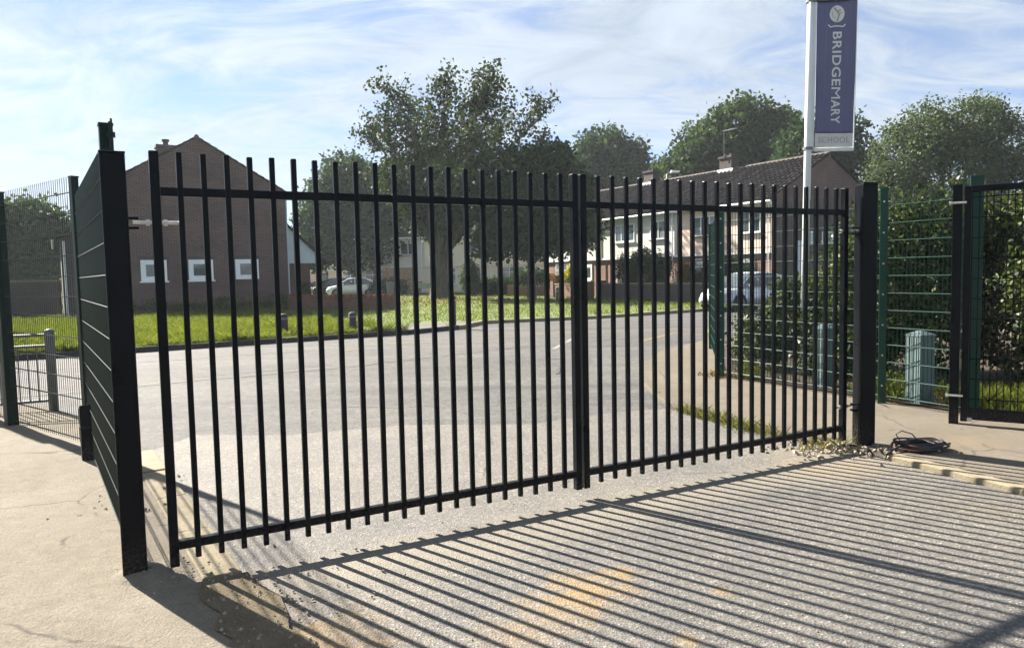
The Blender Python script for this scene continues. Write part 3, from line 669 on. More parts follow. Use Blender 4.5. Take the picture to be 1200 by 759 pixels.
for pos, lab in (((0.022), 'narrow black post of the side gate beside the green mesh fence'), ((Lp + 0.04), 'narrow black post of the side gate at the far right edge')):
    pp = PG0 + dpg.normalized() * pos
    g = thing('gate_post', lab, 'post', (pp.x, pp.y, 0), math.atan2(dpg.y, dpg.x), 'posts of the side gate')
    MB().box((0, 0, 1.17), (0.085, 0.085, 2.5)).build('shaft', M['black'], g, bevel=0.006)
    MB().box((0, 0, 2.424), (0.088, 0.088, 0.01)).build('cap', M['black'], g)

# ------------------------------------------------------------------ banner pole
pole = thing('flag_pole', 'tall white pole carrying the purple school banner', 'pole', (4.42, 11.2, 0.05))
pole.rotation_euler = (0, R(0.9), 0)
MB().tube([(0, 0, -0.1), (0, 0, 6.6)], [0.055, 0.048], 20).build('shaft', M['white_pole'], pole, smooth=True)
MB().tube([(0, 0, 0), (0, 0, 0.03)], 0.10, 20).build('base_plate', M['white_pole'], pole)
for z in (3.36, 5.50):
    MB().tube([(0, 0, z - 0.02), (0, 0, z + 0.02)], 0.072, 16).build('clamp', M['grey_steel'], pole)
    MB().tube([(0.05, -0.01, z), (0.66, -0.05, z)], 0.014, 8).build('banner_arm', M['white_pole'] if z < 4 else M['door'], pole)
bn = thing('banner', 'purple banner with school lettering hanging from the white pole', 'banner', (4.42, 11.2, 0.05))
bn.rotation_euler = (0, R(0.9), R(-4))
def cloth(name, x0, x1, z0, z1, mat, y):
    nx, nz = 14, 40; vs = []; fs = []
    for j in range(nz + 1):
        for i in range(nx + 1):
            u = i / nx; w = j / nz; x = x0 + (x1 - x0) * u; z = z0 + (z1 - z0) * w
            vs.append((x, ybend(x, z) + y, z))
    for j in range(nz):
        for i in range(nx): a = j * (nx + 1) + i; fs.append((a, a + 1, a + nx + 2, a + nx + 1))
    return MB().add(vs, fs).build(name, mat, bn, smooth=True)
def ybend(x, z): return -0.02 + 0.012 * math.sin(x * 7 + z * 1.2) + 0.004 * math.sin(x * 22 + z * 0.7)
BX0, BX1 = 0.085, 0.645
cl1 = cloth('fabric', BX0, BX1, 3.575, 5.485, M['banner'], 0.0)
so = cl1.modifiers.new('thick', 'SOLIDIFY'); so.thickness = 0.003
cl2 = cloth('footer_panel', BX0, BX1, 3.375, 3.575, M['banner_grey'], 0.0); so = cl2.modifiers.new('thick', 'SOLIDIFY'); so.thickness = 0.003
MB().box(((BX0 + BX1) / 2, -0.02, 3.335), (0.56, 0.03, 0.045)).build('bottom_batten', M['white_pole'], bn, bevel=0.004)
MB().box(((BX0 + BX1) / 2, -0.02, 5.50), (0.56, 0.03, 0.03)).build('top_batten', M['door'], bn, bevel=0.004)
MB().box((BX0 - 0.03, -0.014, 4.4), (0.045, 0.012, 2.16)).build('edge_sleeve', M['white_pole'], bn)
MB().box((BX1 + 0.010, -0.014, 4.4), (0.014, 0.012, 2.16)).build('edge_sleeve', M['white_pole'], bn)
def text(name, s, size, mat, parent, offset=0.0, spacing=1.0, xf=None):
    cu = bpy.data.curves.new(name, 'FONT'); cu.body = s; cu.size = size; cu.align_x = 'CENTER'; cu.align_y = 'CENTER'; cu.offset = offset; cu.space_character = spacing; cu.resolution_u = 4
    ob = bpy.data.objects.new(name, cu); COL.objects.link(ob); bpy.context.view_layer.update()
    me = bpy.data.meshes.new_from_object(ob.evaluated_get(bpy.context.evaluated_depsgraph_get())); bpy.data.objects.remove(ob)
    for v in me.vertices: v.co = xf(v.co)
    me.materials.clear(); me.materials.append(mat); me.update()
    o = bpy.data.objects.new(name, me); COL.objects.link(o); o.parent = parent; return o
def fit_text(name, s, L, hgt, mat, offset, xf, spacing=1.0):
    # two passes so that the word has exactly length L and letter height hgt
    cu = bpy.data.curves.new(name, 'FONT'); cu.body = s; cu.size = 1; cu.offset = offset; cu.space_character = spacing
    ob = bpy.data.objects.new(name, cu); COL.objects.link(ob); bpy.context.view_layer.update()
    me = ob.evaluated_get(bpy.context.evaluated_depsgraph_get()).to_mesh(); xs = [v.co.x for v in me.vertices]; ys = [v.co.y for v in me.vertices]
    sx, sy = L / (max(xs) - min(xs)), hgt / (max(ys) - min(ys)); mx, my = (max(xs) + min(xs)) / 2, (max(ys) + min(ys)) / 2
    ob.evaluated_get(bpy.context.evaluated_depsgraph_get()).to_mesh_clear(); bpy.data.objects.remove(ob)
    cu2 = bpy.data.curves.new(name, 'FONT'); cu2.body = s; cu2.size = 1; cu2.offset = offset; cu2.space_character = spacing; cu2.resolution_u = 5
    ob = bpy.data.objects.new(name, cu2); COL.objects.link(ob); bpy.context.view_layer.update()
    me = bpy.data.meshes.new_from_object(ob.evaluated_get(bpy.context.evaluated_depsgraph_get())); bpy.data.objects.remove(ob)
    for v in me.vertices: v.co = xf((v.co.x - mx) * sx, (v.co.y - my) * sy)
    me.materials.clear(); me.materials.append(mat); me.update()
    o = bpy.data.objects.new(name, me); COL.objects.link(o); o.parent = bn; return o
BMX = (BX0 + BX1) / 2 + 0.015
# reads downwards: letter tops face right
for wtxt, a0, a1 in (('BRIDGE', -0.665, 0.112), ('M', 0.137, 0.300), ('ARY', 0.315, 0.665)):
    ac = (a0 + a1) / 2
    fit_text('lettering', wtxt, a1 - a0, 0.130, M['letter'], 0.018 if wtxt != 'M' else -0.004, lambda a, b, ac=ac: Vector((BMX + b, ybend(BMX + b, 4.38 - a - ac) - 0.007, 4.38 - a - ac)), 1.08)
fit_text('lettering', 'SCHOOL', 0.46, 0.085, M['letter_dark'], -0.006, lambda a, b: Vector((BMX - 0.015 + a, ybend(BMX + a, 3.48 + b) - 0.007, 3.48 + b)), 1.1)
em = MB(); n = 28; EC = (BMX - 0.01, 5.30)
def ep(x, z, k=0): return (x, ybend(x, z) - 0.006 - 0.002 * k, z)
em.add([ep(EC[0] + 0.105 * math.cos(2 * math.pi * i / n), EC[1] + 0.12 * math.sin(2 * math.pi * i / n)) for i in range(n)], [tuple(range(n))])
e1 = em.build('emblem', M['letter'], bn)
fg = MB()
def stroke(pts, w):
    for p, q in zip(pts, pts[1:]):
        d = Vector((q[0] - p[0], q[1] - p[1])).normalized(); a, b = -d.y * w / 2, d.x * w / 2
        fg.add([ep(p[0] + a, p[1] + b, 1), ep(p[0] - a, p[1] - b, 1), ep(q[0] - a, q[1] - b, 1), ep(q[0] + a, q[1] + b, 1)], [(0, 1, 2, 3)])
X, Z = EC
stroke([(X - 0.045, Z + 0.09), (X + 0.005, Z + 0.03), (X + 0.03, Z - 0.01), (X, Z - 0.11)], 0.022); stroke([(X + 0.005, Z + 0.03), (X + 0.05, Z + 0.055)], 0.018); stroke([(X + 0.02, Z - 0.01), (X + 0.07, Z + 0.02)], 0.012)
stroke([(X - 0.07, Z + 0.03), (X - 0.06, Z - 0.04), (X - 0.02, Z - 0.06)], 0.008)
fg.build('emblem_figure', M['letter_dark'], e1)
fg = MB(); stroke([(X - 0.12, Z - 0.150), (X - 0.09, Z - 0.185), (X - 0.04, Z - 0.175), (X + 0.04, Z - 0.175), (X + 0.09, Z - 0.185), (X + 0.12, Z - 0.150)], 0.018)
fg.build('emblem_ribbon', M['letter'], bn)

# ------------------------------------------------------------------ timber bollards behind the fence
def timber_bollard(x, y, h, w, rz, label):
    g = thing('bollard', label, 'bollard', (x, y, 0.04), rz, 'blue grey bollards behind the green mesh fence')
    MB().box((0, 0, (h - 0.05) / 2), (w - 0.03, w - 0.03, h - 0.05)).build('core', M['bollard'], g)
    k = 4; sw = w / k
    src = MB().box((0, 0, (h - 0.08) / 2), (sw - 0.008, 0.022, h - 0.08))
    first = None
    for side in range(4):
        for i in range(k):
            t = -w / 2 + sw * (i + 0.5); a = side * math.pi / 2; loc = (t * math.cos(a) + (w / 2 - 0.012) * math.sin(a), t * math.sin(a) - (w / 2 - 0.012) * math.cos(a), random.uniform(-0.004, 0.004))
            if first is None: first = src.build('slat', M['bollard'], g, bevel=0.003); o = first
            else: o = copy_part(first, g)
            o.location = loc; o.rotation_euler = (0, 0, a)
    a = w / 2 + 0.004
    MB().add([(-a, -a, h - 0.075), (a, -a, h - 0.075), (a, a, h - 0.075), (-a, a, h - 0.075), (-a, -a, h - 0.055), (a, -a, h - 0.055), (a, a, h - 0.055), (-a, a, h - 0.055), (0, 0, h)],
             [(3, 2, 1, 0), (0, 1, 5, 4), (1, 2, 6, 5), (2, 3, 7, 6), (3, 0, 4, 7), (4, 5, 8), (5, 6, 8), (6, 7, 8), (7, 4, 8)]).build('pointed_cap', M['bollard'], g)
timber_bollard(4.72, 8.52, 0.86, 0.215, 0.3, 'blue grey slatted bollard near the side gate, low plants at its foot')
timber_bollard(4.15, 9.78, 0.86, 0.215, 0.35, 'blue grey slatted bollard seen through gate bars beside the white pole')

# ------------------------------------------------------------------ cable coil and rubble
cc = thing('cable_coil', 'coil of black cable lying on the pavement beside the gate post', 'cable', (3.55, 6.36, 0.04))
for k in range(13):
    r0 = random.uniform(0.13, 0.245); ph = random.uniform(0, 6.28); ox, oy = random.uniform(-.03, .03), random.uniform(-.03, .03); pts = []
    for i in range(29):
        t = 2 * math.pi * i / 28; wv_ = 0.014 * math.sin(3 * t + ph) + 0.010 * math.sin(5 * t - ph)
        pts.append((ox + (1.08 * r0 + wv_) * math.cos(t), oy + (0.78 * r0 + wv_) * math.sin(t), 0.012 + 0.0055 * k + 0.010 * (1 + math.sin(2 * t + ph))))
    MB().tube(pts, random.choice((0.008, 0.0095, 0.011)), 6, False).build('cable_loop', M['cable_red'] if k in (4, 9) else M['cable'], cc, smooth=True)
cc.scale = (0.9, 0.9, 0.8)
MB().tube([(-0.17, 0.04, 0.06), (-0.22, 0.06, 0.16), (-0.17, 0.05, 0.20), (-0.08, 0.03, 0.17), (-0.03, 0.0, 0.09)], 0.006, 6).build('loose_end', M['cable'], cc, smooth=True)
MB().tube([(-0.18, 0.0, 0.04), (-0.27, -0.06, 0.05), (-0.36, -0.12, 0.02), (-0.42, -0.16, 0.01)], 0.013, 6).build('loose_end', M['cable'], cc, smooth=True)
def stones(name, spots, mat, label=None):
    mb = MB()
    for (x, y, z, s) in spots:
        q = Matrix.Rotation(random.uniform(0, 6.28), 3, Vector((random.random(), random.random(), random.random() + .1)).normalized())
        vs = [q @ Vector((dx * s * random.uniform(.7, 1.3), dy * s * random.uniform(.6, 1.1), dz * s * random.uniform(.5, .9))) + Vector((x, y, z)) for dx, dy, dz in ((1, 0, 0), (-1, 0, 0), (0, 1, 0), (0, -1, 0), (0, 0, 1), (0, 0, -1))]
        mb.add(vs, [(0, 2, 4), (2, 1, 4), (1, 3, 4), (3, 0, 4), (2, 0, 5), (1, 2, 5), (3, 1, 5), (0, 3, 5)])
    o = mb.build(name, mat); o['kind'] = 'stuff'
    if label: o['label'] = label
    return o
sp = [(random.gauss(3.02, 0.13), random.gauss(6.52, 0.12), random.uniform(0, 0.05), random.uniform(0.010, 0.034)) for _ in range(90)] + [(random.gauss(2.75, 0.2), random.gauss(6.55, 0.16), 0.005, random.uniform(0.008, 0.03)) for _ in range(130)] + [(random.gauss(3.27, 0.08), random.gauss(6.38, 0.07), 0.05, random.uniform(0.012, 0.035)) for _ in range(26)]
stones('rubble', sp, M['rubble'], 'loose rubble and grit around the foot of the right gate post')
sp = [(random.uniform(-1.6, 4.2), random.uniform(1.8, 7.0), 0.004, random.uniform(0.002, 0.007)) for _ in range(420)] + [(random.gauss(-1.35, 0.3), random.gauss(3.6, 0.4), 0.01, random.uniform(0.004, 0.014)) for _ in range(160)]
stones('grit', sp, M['rubble'], 'scattered grit on the driveway and kerb')
# earth heaped round the left gate post
mb = MB(); rows = []
for j in range(9):
    for i in range(20):
        r = 0.30 * j / 8; t = 2 * math.pi * i / 20; z = 0.05 * math.exp(-(r / 0.16) ** 2) + random.uniform(-.006, .006)
        mb.v.append((-2.085 + r * math.cos(t) * 1.2 + 0.03, 3.985 + r * math.sin(t), 0.022 + z - 0.03 * (j / 8) ** 3))
for j in range(8):
    for i in range(20): i2 = (i + 1) % 20; mb.f.append((j * 20 + i, j * 20 + i2, (j + 1) * 20 + i2, (j + 1) * 20 + i)); mb.mi.append(0)
o = mb.build('concrete_footing', M['pave_left'], smooth=True); o['kind'] = 'structure'
sp = [(random.gauss(-2.0, 0.14), random.gauss(3.95, 0.14), 0.03, random.uniform(0.004, 0.014)) for _ in range(70)] + [(-3.0 + random.gauss(0, .5) * .55, 5.15 - random.gauss(0, .5) * .9 + random.gauss(0, .1), 0.03, random.uniform(0.005, 0.02)) for _ in range(90)]
stones('rubble', sp, M['rubble'], 'loose grit along the foot of the dark green mesh panel')

# ------------------------------------------------------------------ windows and houses
def window(parent, x, z, w, h, y, cols=2, transom=0.0, sill=True, pane='glass', fr=0.055, sgn=1):
    """window standing proud of a wall whose outer face is y, outward = +y*sgn"""
    f = MB(); d = 0.05
    def b(x0, x1, z0, z1, y0, y1): f.span(x0, x1, y + sgn * y0, y + sgn * y1, z0, z1)
    b(x, x + fr, z, z + h, 0.004, d); b(x + w - fr, x + w, z, z + h, 0.004, d); b(x + fr, x + w - fr, z, z + fr, 0.004, d); b(x + fr, x + w - fr, z + h - fr, z + h, 0.004, d)
    for i in range(1, cols):
        c = x + w * i / cols; b(c - fr * .45, c + fr * .45, z + fr, z + h - fr, 0.006, d - 0.004)
    if transom: b(x + fr, x + w - fr, z + h * transom - fr * .4, z + h * transom + fr * .4, 0.008, d - 0.008)
    o = f.build('window', M['upvc'], parent)
    zs = [z + fr, z + h - fr] if not transom else [z + fr, z + h * transom, z + h - fr]
    for i in range(cols):
        for za, zb in zip(zs, zs[1:]):
            MB().span(x + w * i / cols + fr * .5, x + w * (i + 1) / cols - fr * .5, y + sgn * 0.010, y + sgn * 0.020, za, zb).build('pane', M[pane if (i % 2 == 0 or pane == 'glass') else 'glass'], o)
    if sill: MB().span(x - 0.06, x + w + 0.06, y + sgn * 0.004, y + sgn * 0.12, z - 0.07, z - 0.003).build('sill', M['upvc'] if random.random() < .5 else M['brick_end'], o)
    return o

# gable house on the left (gable faces the camera; local x along the gable, local -y towards the camera)
HA = R(31.6); hw = 7.97; hm = hw / 2; HE, HR_ = 5.80, 8.16; HD = 12.0
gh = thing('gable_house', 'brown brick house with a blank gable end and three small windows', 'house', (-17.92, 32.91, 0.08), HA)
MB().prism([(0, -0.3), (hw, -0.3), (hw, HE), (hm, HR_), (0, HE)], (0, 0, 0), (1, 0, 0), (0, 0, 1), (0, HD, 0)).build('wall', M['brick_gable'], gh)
for wi, wx in enumerate((1.90, 3.91, 6.00)):
    window(gh, wx - 0.54, 1.55, 1.08, 0.96, 0.0, cols=1, pane='glass', sill=True, fr=0.21, sgn=-1)
    MB().span(wx - 0.66, wx + 0.66, -0.012, 0.02, 2.515, 2.66).build('lintel', M['brick_dark'], gh)
rs = (HR_ - HE) / hm
for s in (-1, 1):
    xe = hm + s * (hm + 0.22); ze = HE - 0.22 * rs
    m = MB(); m.add([(hm, -0.07, HR_ + 0.012), (xe, -0.07, ze + 0.012), (xe, HD + .07, ze + 0.012), (hm, HD + .07, HR_ + 0.012), (hm, -0.07, HR_ + 0.07), (xe, -0.07, ze + 0.06), (xe, HD + .07, ze + 0.06), (hm, HD + .07, HR_ + 0.07)],
              [(0, 1, 2, 3), (7, 6, 5, 4), (0, 4, 5, 1), (1, 5, 6, 2), (2, 6, 7, 3), (3, 7, 4, 0)])
    ro = m.build('roof', M['tile'], gh)
    t = MB(); nc = 14                            # courses of plain tiles on the slope
    for c in range(nc):
        u0, u1 = c / nc, (c + 1) / nc
        xa, xb = hm + (xe - hm) * u0, hm + (xe - hm) * u1; za, zb = HR_ + (ze - HR_) * u0, HR_ + (ze - HR_) * u1
        for k in range(34):
            y0 = -0.09 + k * (HD + .18) / 34; y1 = y0 + (HD + .18) / 34 - 0.008; e = random.uniform(0, .008)
            t.add([(xa, y0, za + 0.072), (xb, y0, zb + 0.095 + e), (xb, y1, zb + 0.095 + e), (xa, y1, za + 0.072), (xb, y0, zb + 0.07), (xb, y1, zb + 0.07)], [(0, 1, 2, 3), (1, 4, 5, 2), (0, 4, 1), (3, 2, 5)])
    tt = t.build('roof_tiles', M['tile'], gh); tt['kind'] = 'stuff'
    MB().tube([(xe + s * 0.05, -0.05, ze + 0.0), (xe + s * 0.05, HD, ze)], 0.05, 8).build('gutter', M['door'], gh)
src = MB().tube([(0, 0, 0), (0, 0.44, 0)], 0.11, 10)
for k in range(26):
    if k == 0: first = src.build('ridge_tile', M['ridge'], gh); o = first
    else: o = copy_part(first, gh)
    o.location = (hm, -0.10 + k * 0.455, HR_ + 0.03)
MB().span(hm - .45, hm + .45, 10.6, 11.5, 7.5, 9.34).build('chimney', M['brick_gable'], gh)
MB().span(hm - .54, hm + .54, 10.5, 11.6, 9.34, 9.49).build('corbel', M['brick_dark'], gh)
MB().tube([(hm + .05, 11.05, 9.49), (hm + .05, 11.05, 9.74), (hm + .05, 11.05, 9.745), (hm + .05, 11.05, 9.87)], [0.16, 0.14, 0.21, .21], 10).build('pot', M['ridge'], gh)
# lean-to canopy on the right-hand front of the house
px0 = hw + 0.003
MB().prism([(0, 2.34), (2.46, 2.34), (2.46, 2.68), (0, 5.05)], (px0, 2.75, 0), (1, 0, 0), (0, 0, 1), (0, 0.1, 0)).build('canopy_gable', M['barge'], gh)
MB().add([(px0, 2.6, 5.06), (px0 + 2.9, 2.6, 2.28), (px0 + 2.9, 7.4, 2.28), (px0, 7.4, 5.06), (px0, 2.6, 5.18), (px0 + 2.9, 2.6, 2.40), (px0 + 2.9, 7.4, 2.40), (px0, 7.4, 5.18)], [(0, 1, 2, 3), (7, 6, 5, 4), (0, 4, 5, 1), (1, 5, 6, 2), (2, 6, 7, 3), (3, 7, 4, 0)]).build('canopy_roof', M['tile'], gh)
MB().span(px0, px0 + 1.95, 2.88, 3.25, -0.3, 2.338).build('canopy_pier', M['brick_gable'], gh)
MB().tube([(hw + 0.05, 0.08, 0.0), (hw + 0.05, 0.08, HE - 0.2)], 0.04, 8).build('downpipe', M['barge'], gh)

# low garden wall with scalloped red coping
gw = thing('garden_wall', 'low brown brick garden wall with scalloped red coping beyond the verge', 'wall', (-11.0, 36.6, 0.08), math.atan2(-3.2, 5.75))
MB().span(0, 6.6, -0.12, 0.12, -0.2, 0.50).build('wall', M['brick_wall'], gw)
for k in range(16):
    x0 = k * 0.412; hh = random.uniform(.16, .22)
    MB().prism([(0.004, 0.0), (0.404, 0.0)] + [(0.404 - 0.400 * i / 8, 0.05 + hh * abs(math.cos(math.pi * i / 8))) for i in range(9)], (x0, -0.14, 0.503), (1, 0, 0), (0, 0, 1), (0, 0.28, 0)).build('coping_tile', M['coping'], gw)
gw2 = thing('hedge_box', 'small dark box hedge behind the left end of the low garden wall', 'hedge', (-9.9, 36.7, 0.08))
leaves('foliage', np.stack([RNG.uniform(-0.7, 0.75, 2200), RNG.uniform(-0.4, 0.4, 2200), RNG.uniform(0.0, 1.35, 2200)], 1), 0.06, 0.12, L2, gw2)
MB().tube([(0, 0, 0), (0, 0, 0.6)], 0.05, 6).build('stem', M['twig'], gw2)

# long terrace at the right
def terrace(label, loc, ang, units, ul, depth, eave, ridge, tiled=True, chim=(1, 2), detail=True, group='terraced house rows', end_wall='brick_end', gf='brick_red'):
    g = thing('terraced_house', label, 'house', loc, ang, group); Lx = ul * len(units); bnd = 2.42
    MB().span(0, Lx, -depth, 0, -0.3, bnd).build('ground_floor_wall', M[gf], g)
    MB().prism([(0, bnd), (-depth, bnd), (-depth, eave), (-depth / 2, ridge), (0, eave)], (0, 0, 0), (0, 1, 0), (0, 0, 1), (Lx, 0, 0)).build('upper_wall', M[end_wall], g)
    MB().prism([(0, -0.3), (-depth, -0.3), (-depth, bnd), (0, bnd)], (-0.012, 0, 0), (0, 1, 0), (0, 0, 1), (0.010, 0, 0)).build('end_wall', M[end_wall], g)
    MB().prism([(0, bnd), (-depth, bnd), (-depth, eave), (-depth / 2, ridge), (0, eave)], (-0.012, 0, 0), (0, 1, 0), (0, 0, 1), (0.010, 0, 0)).build('end_gable', M[end_wall], g)
    for ui, (mat, ugl) in enumerate(units):
        x0 = ui * ul
        npn = 5; pwid = ul / npn
        for k in range(npn):
            MB().span(x0 + k * pwid + 0.006, x0 + (k + 1) * pwid - 0.006, 0.012, 0.10, bnd - 0.05, eave - 0.02).build('cladding_panel', M[mat], g)
        MB().span(x0, x0 + ul, 0.0, 0.14, bnd - 0.12, bnd - 0.052).build('band_board', M['upvc'], g)
        for (wx, wz, ww, wh, cols, tr) in ((0.75, 3.35, 1.35, 1.05, 2, 0.0), (3.5, 3.35, 1.8, 1.05, 3, 0.0)):
            window(g, x0 + wx, wz, ww, wh, 0.10, cols, tr, True, 'glass_pale' if (ui + int(wx)) % 2 else 'glass')
        window(g, x0 + 3.3, 0.75, 2.0, 1.4, 0.0, 3, 0.68, True, 'glass_pale')
        d = MB().span(x0 + 1.2, x0 + 2.1, 0.003, 0.06, 0.0, 2.05).build('door', M['door'] if ui % 2 else M['upvc'], g)
        MB().span(x0 + 1.35, x0 + 1.95, 0.061, 0.07, 1.2, 1.85).build('door_glass', M['glass'], d); MB().box((x0 + 1.28, 0.085, 1.0), (0.03, 0.05, 0.12)).build('handle', M['steel'], d)
        MB().tube([(x0 + 0.25, 0.17, 0.0), (x0 + 0.25, 0.17, eave - 0.1)], 0.04, 8).build('downpipe', M['upvc'], g)
    # roof slopes, then pantile relief on the front
    for s in (1, -1):
        ye = -depth / 2 + s * (depth / 2 + 0.40); ze = eave - 0.40 * (ridge - eave) / (depth / 2)
        m = MB(); m.add([(-0.12, -depth / 2, ridge + .02), (-0.12, ye, ze + .02), (Lx + .12, ye, ze + .02), (Lx + .12, -depth / 2, ridge + .02), (-0.12, -depth / 2, ridge + .09), (-0.12, ye, ze + .09), (Lx + .12, ye, ze + .09), (Lx + .12, -depth / 2, ridge + .09)],
                  [(0, 1, 2, 3), (7, 6, 5, 4), (0, 4, 5, 1), (1, 5, 6, 2), (2, 6, 7, 3), (3, 7, 4, 0)]); m.build('roof', M['tile'], g)
        if tiled and s == 1:
            rows, tw = 14, 0.30; cols = int((Lx + .24) / tw); big = []; rest = MB()
            n3 = 6; sl = math.hypot(ye + depth / 2, ridge - ze); step = sl / rows; dirv = Vector((0, ye + depth / 2, ze - ridge)).normalized(); nv = Vector((0, -dirv.z, dirv.y))
            def tile_geo(mb, x, r, e):
                o_ = Vector((x, -depth / 2, ridge + 0.095)) + dirv * (r * step); vs = []
                for j, tt_ in enumerate((0.0, 1.06)):
                    for i in range(n3 + 1):
                        u = i / n3; hgt = 0.07 * max(0, math.sin(u * 2 * math.pi)) - 0.02 * max(0, -math.sin(u * 2 * math.pi)) + (0.045 + e if j else 0.0)
                        vs.append(o_ + Vector((u * tw, 0, 0)) + dirv * (tt_ * step) + nv * hgt)
                for i in range(n3 + 1): vs.append(vs[n3 + 1 + i] - nv * 0.025)
                k = n3 + 1; fs = [(i, i + 1, k + i + 1, k + i) for i in range(n3)] + [(k + i, k + i + 1, 2 * k + i + 1, 2 * k + i) for i in range(n3)]
                mb.add(vs, fs)
            for r in range(rows):
                for c in range(cols):
                    tile_geo(rest, -0.12 + c * tw, r, random.uniform(0, .02))
            o = rest.build('roof_tiles', M['tile'], g); o['kind'] = 'stuff'
        MB().tube([(-0.1, ye + s * 0.06, ze + .0), (Lx + .1, ye + s * .06, ze)], 0.06, 8).build('gutter', M['upvc'], g)
    for k in range(int((Lx + .2) / 0.45)):
        if k == 0: fr_ = MB().tube([(0, 0, 0), (0.44, 0, 0)], 0.12, 8).build('ridge_tile', M['ridge'], g); o = fr_
        else: o = copy_part(fr_, g)
        o.location = (-0.1 + k * 0.45, -depth / 2, ridge + 0.07)
    MB().prism([(0.38, eave - 0.26), (0.38, eave - 0.10), (-depth / 2, ridge + .02), (-depth / 2, ridge - 0.16)], (-0.135, 0, 0), (0, 1, 0), (0, 0, 1), (0.02, 0, 0)).build('barge_board', M['brick_end'], g)
    for k in chim:
        xc = k * ul; c = MB().span(xc - 0.45, xc + 0.45, -depth / 2 - 0.3, -depth / 2 + 0.3, ridge - 0.5, ridge + 0.75).build('chimney', M['brick_dark'], g)
        MB().span(xc - 0.52, xc + 0.52, -depth / 2 - 0.37, -depth / 2 + 0.37, ridge + 0.75, ridge + 0.86).build('corbel', M['brick_dark'], c)
        for q in (-0.2, 0.2): MB().tube([(xc + q, -depth / 2, ridge + 0.86), (xc + q, -depth / 2, ridge + 1.02)], [0.10, 0.09], 8).build('pot', M['ridge'], c)
        MB().span(xc - 0.6, xc + 0.6, -depth / 2 + .31, -depth / 2 + 0.36, ridge - 0.18, ridge + 0.12).build('flashing', M['upvc'], c)
    return g
TA = math.atan2(0.854, -0.52)
tr1 = terrace('long terrace with pink and white cladding under a dark pantiled roof', (12.8, 36.0, 0.06), TA, [('render_pink', 0), ('render_white', 0), ('render_white', 0)], 6.6, 8.2, 5.0, 7.25)
# end gable fittings: pale door, two small windows
for (yy, zz_, w_, h_) in ((-2.6, 2.75, 0.85, 0.62), (-4.0, 2.75, 0.85, 0.62)):
    f = MB(); f.span(-0.06, -0.014, yy - w_ / 2, yy + w_ / 2, zz_, zz_ + h_); o = f.build('window', M['upvc'], tr1)
    MB().span(-0.066, -0.061, yy - w_ / 2 + .07, yy + w_ / 2 - .07, zz_ + .07, zz_ + h_ - .07).build('pane', M['glass_pale'], o)
MB().span(-0.10, -0.014, -2.0, -1.55, 0.0, 2.9).build('service_duct', M['barge'], tr1)
MB().tube([(-0.06, 0.2, 0.0), (-0.06, 0.2, 4.5), (-0.06, 0.42, 4.8)], 0.055, 8).build('downpipe', M['upvc'], tr1)
an = MB(); an.tube([(6.6, -3.7, 7.9), (6.6, -3.7, 9.6)], 0.02, 6); an.tube([(5.7, -3.7, 9.55), (6.7, -3.7, 9.55)], 0.012, 6)
for k in range(6): an.tube([(5.75 + k * .18, -3.95, 9.55), (5.75 + k * .18, -3.45, 9.55)], 0.008, 4)
an.build('aerial', M['grey_steel'], tr1)
terrace('cream rendered terrace beyond the green, half hidden by the big tree', (4.5, 64, 0.06), math.pi - 0.06, [('render_cream', 0), ('render_cream', 0), ('render_white', 0)], 6.0, 8, 5.0, 7.0, tiled=False, gf='render_cream')
terrace('distant pale pink terrace seen past the white parked car', (-13.5, 84, 0.06), math.pi, [('render_pink', 0), ('render_white', 0)], 6.0, 8, 5.0, 7.0, tiled=False, chim=(1,), gf='render_pink')
terrace('distant white terrace left of the cream terrace', (-4.5, 86, 0.06), math.pi + 0.05, [('render_white', 0)], 6.0, 8, 5.0, 7.0, tiled=False, chim=(), gf='render_white')

# left background: garden wall and a house behind the mesh panel
lw = thing('brick_wall', 'dark brick garden wall seen through the left mesh fence', 'wall', (-32, 33, 0.08))
MB().span(0, 11.9, -0.11, 0.11, -0.3, 1.62).build('wall', M['brick_dark'], lw)
for k in range(13): MB().span(k * 0.915 + .004, (k + 1) * 0.915 - .004, -0.15, 0.15, 1.623, 1.70).build('coping_stone', M['kerb'], lw)
lh = thing('brick_outbuilding', 'narrow dark brick lean-to behind the left mesh fence, left of the gable house', 'outbuilding', (-19.95, 33.0, 0.08), R(31.6))
MB().prism([(0, -0.3), (1.95, -0.3), (1.95, 4.3), (0, 3.5)], (0, 0, 0), (1, 0, 0), (0, 0, 1), (0, 9, 0)).build('wall', M['brick_dark'], lh)
MB().prism([(-0.25, 3.41), (1.95, 4.31), (1.95, 4.40), (-0.25, 3.50)], (0, -0.12, 0), (1, 0, 0), (0, 0, 1), (0, 9.2, 0)).build('roof', M['tile'], lh)
MB().tube([(-0.3, -0.1, 3.42), (-0.3, 9.0, 3.42)], 0.05, 8).build('gutter', M['upvc'], lh)
MB().tube([(0.12, -0.05, 0.0), (0.12, -0.05, 3.4)], 0.045, 8).build('downpipe', M['upvc'], lh)

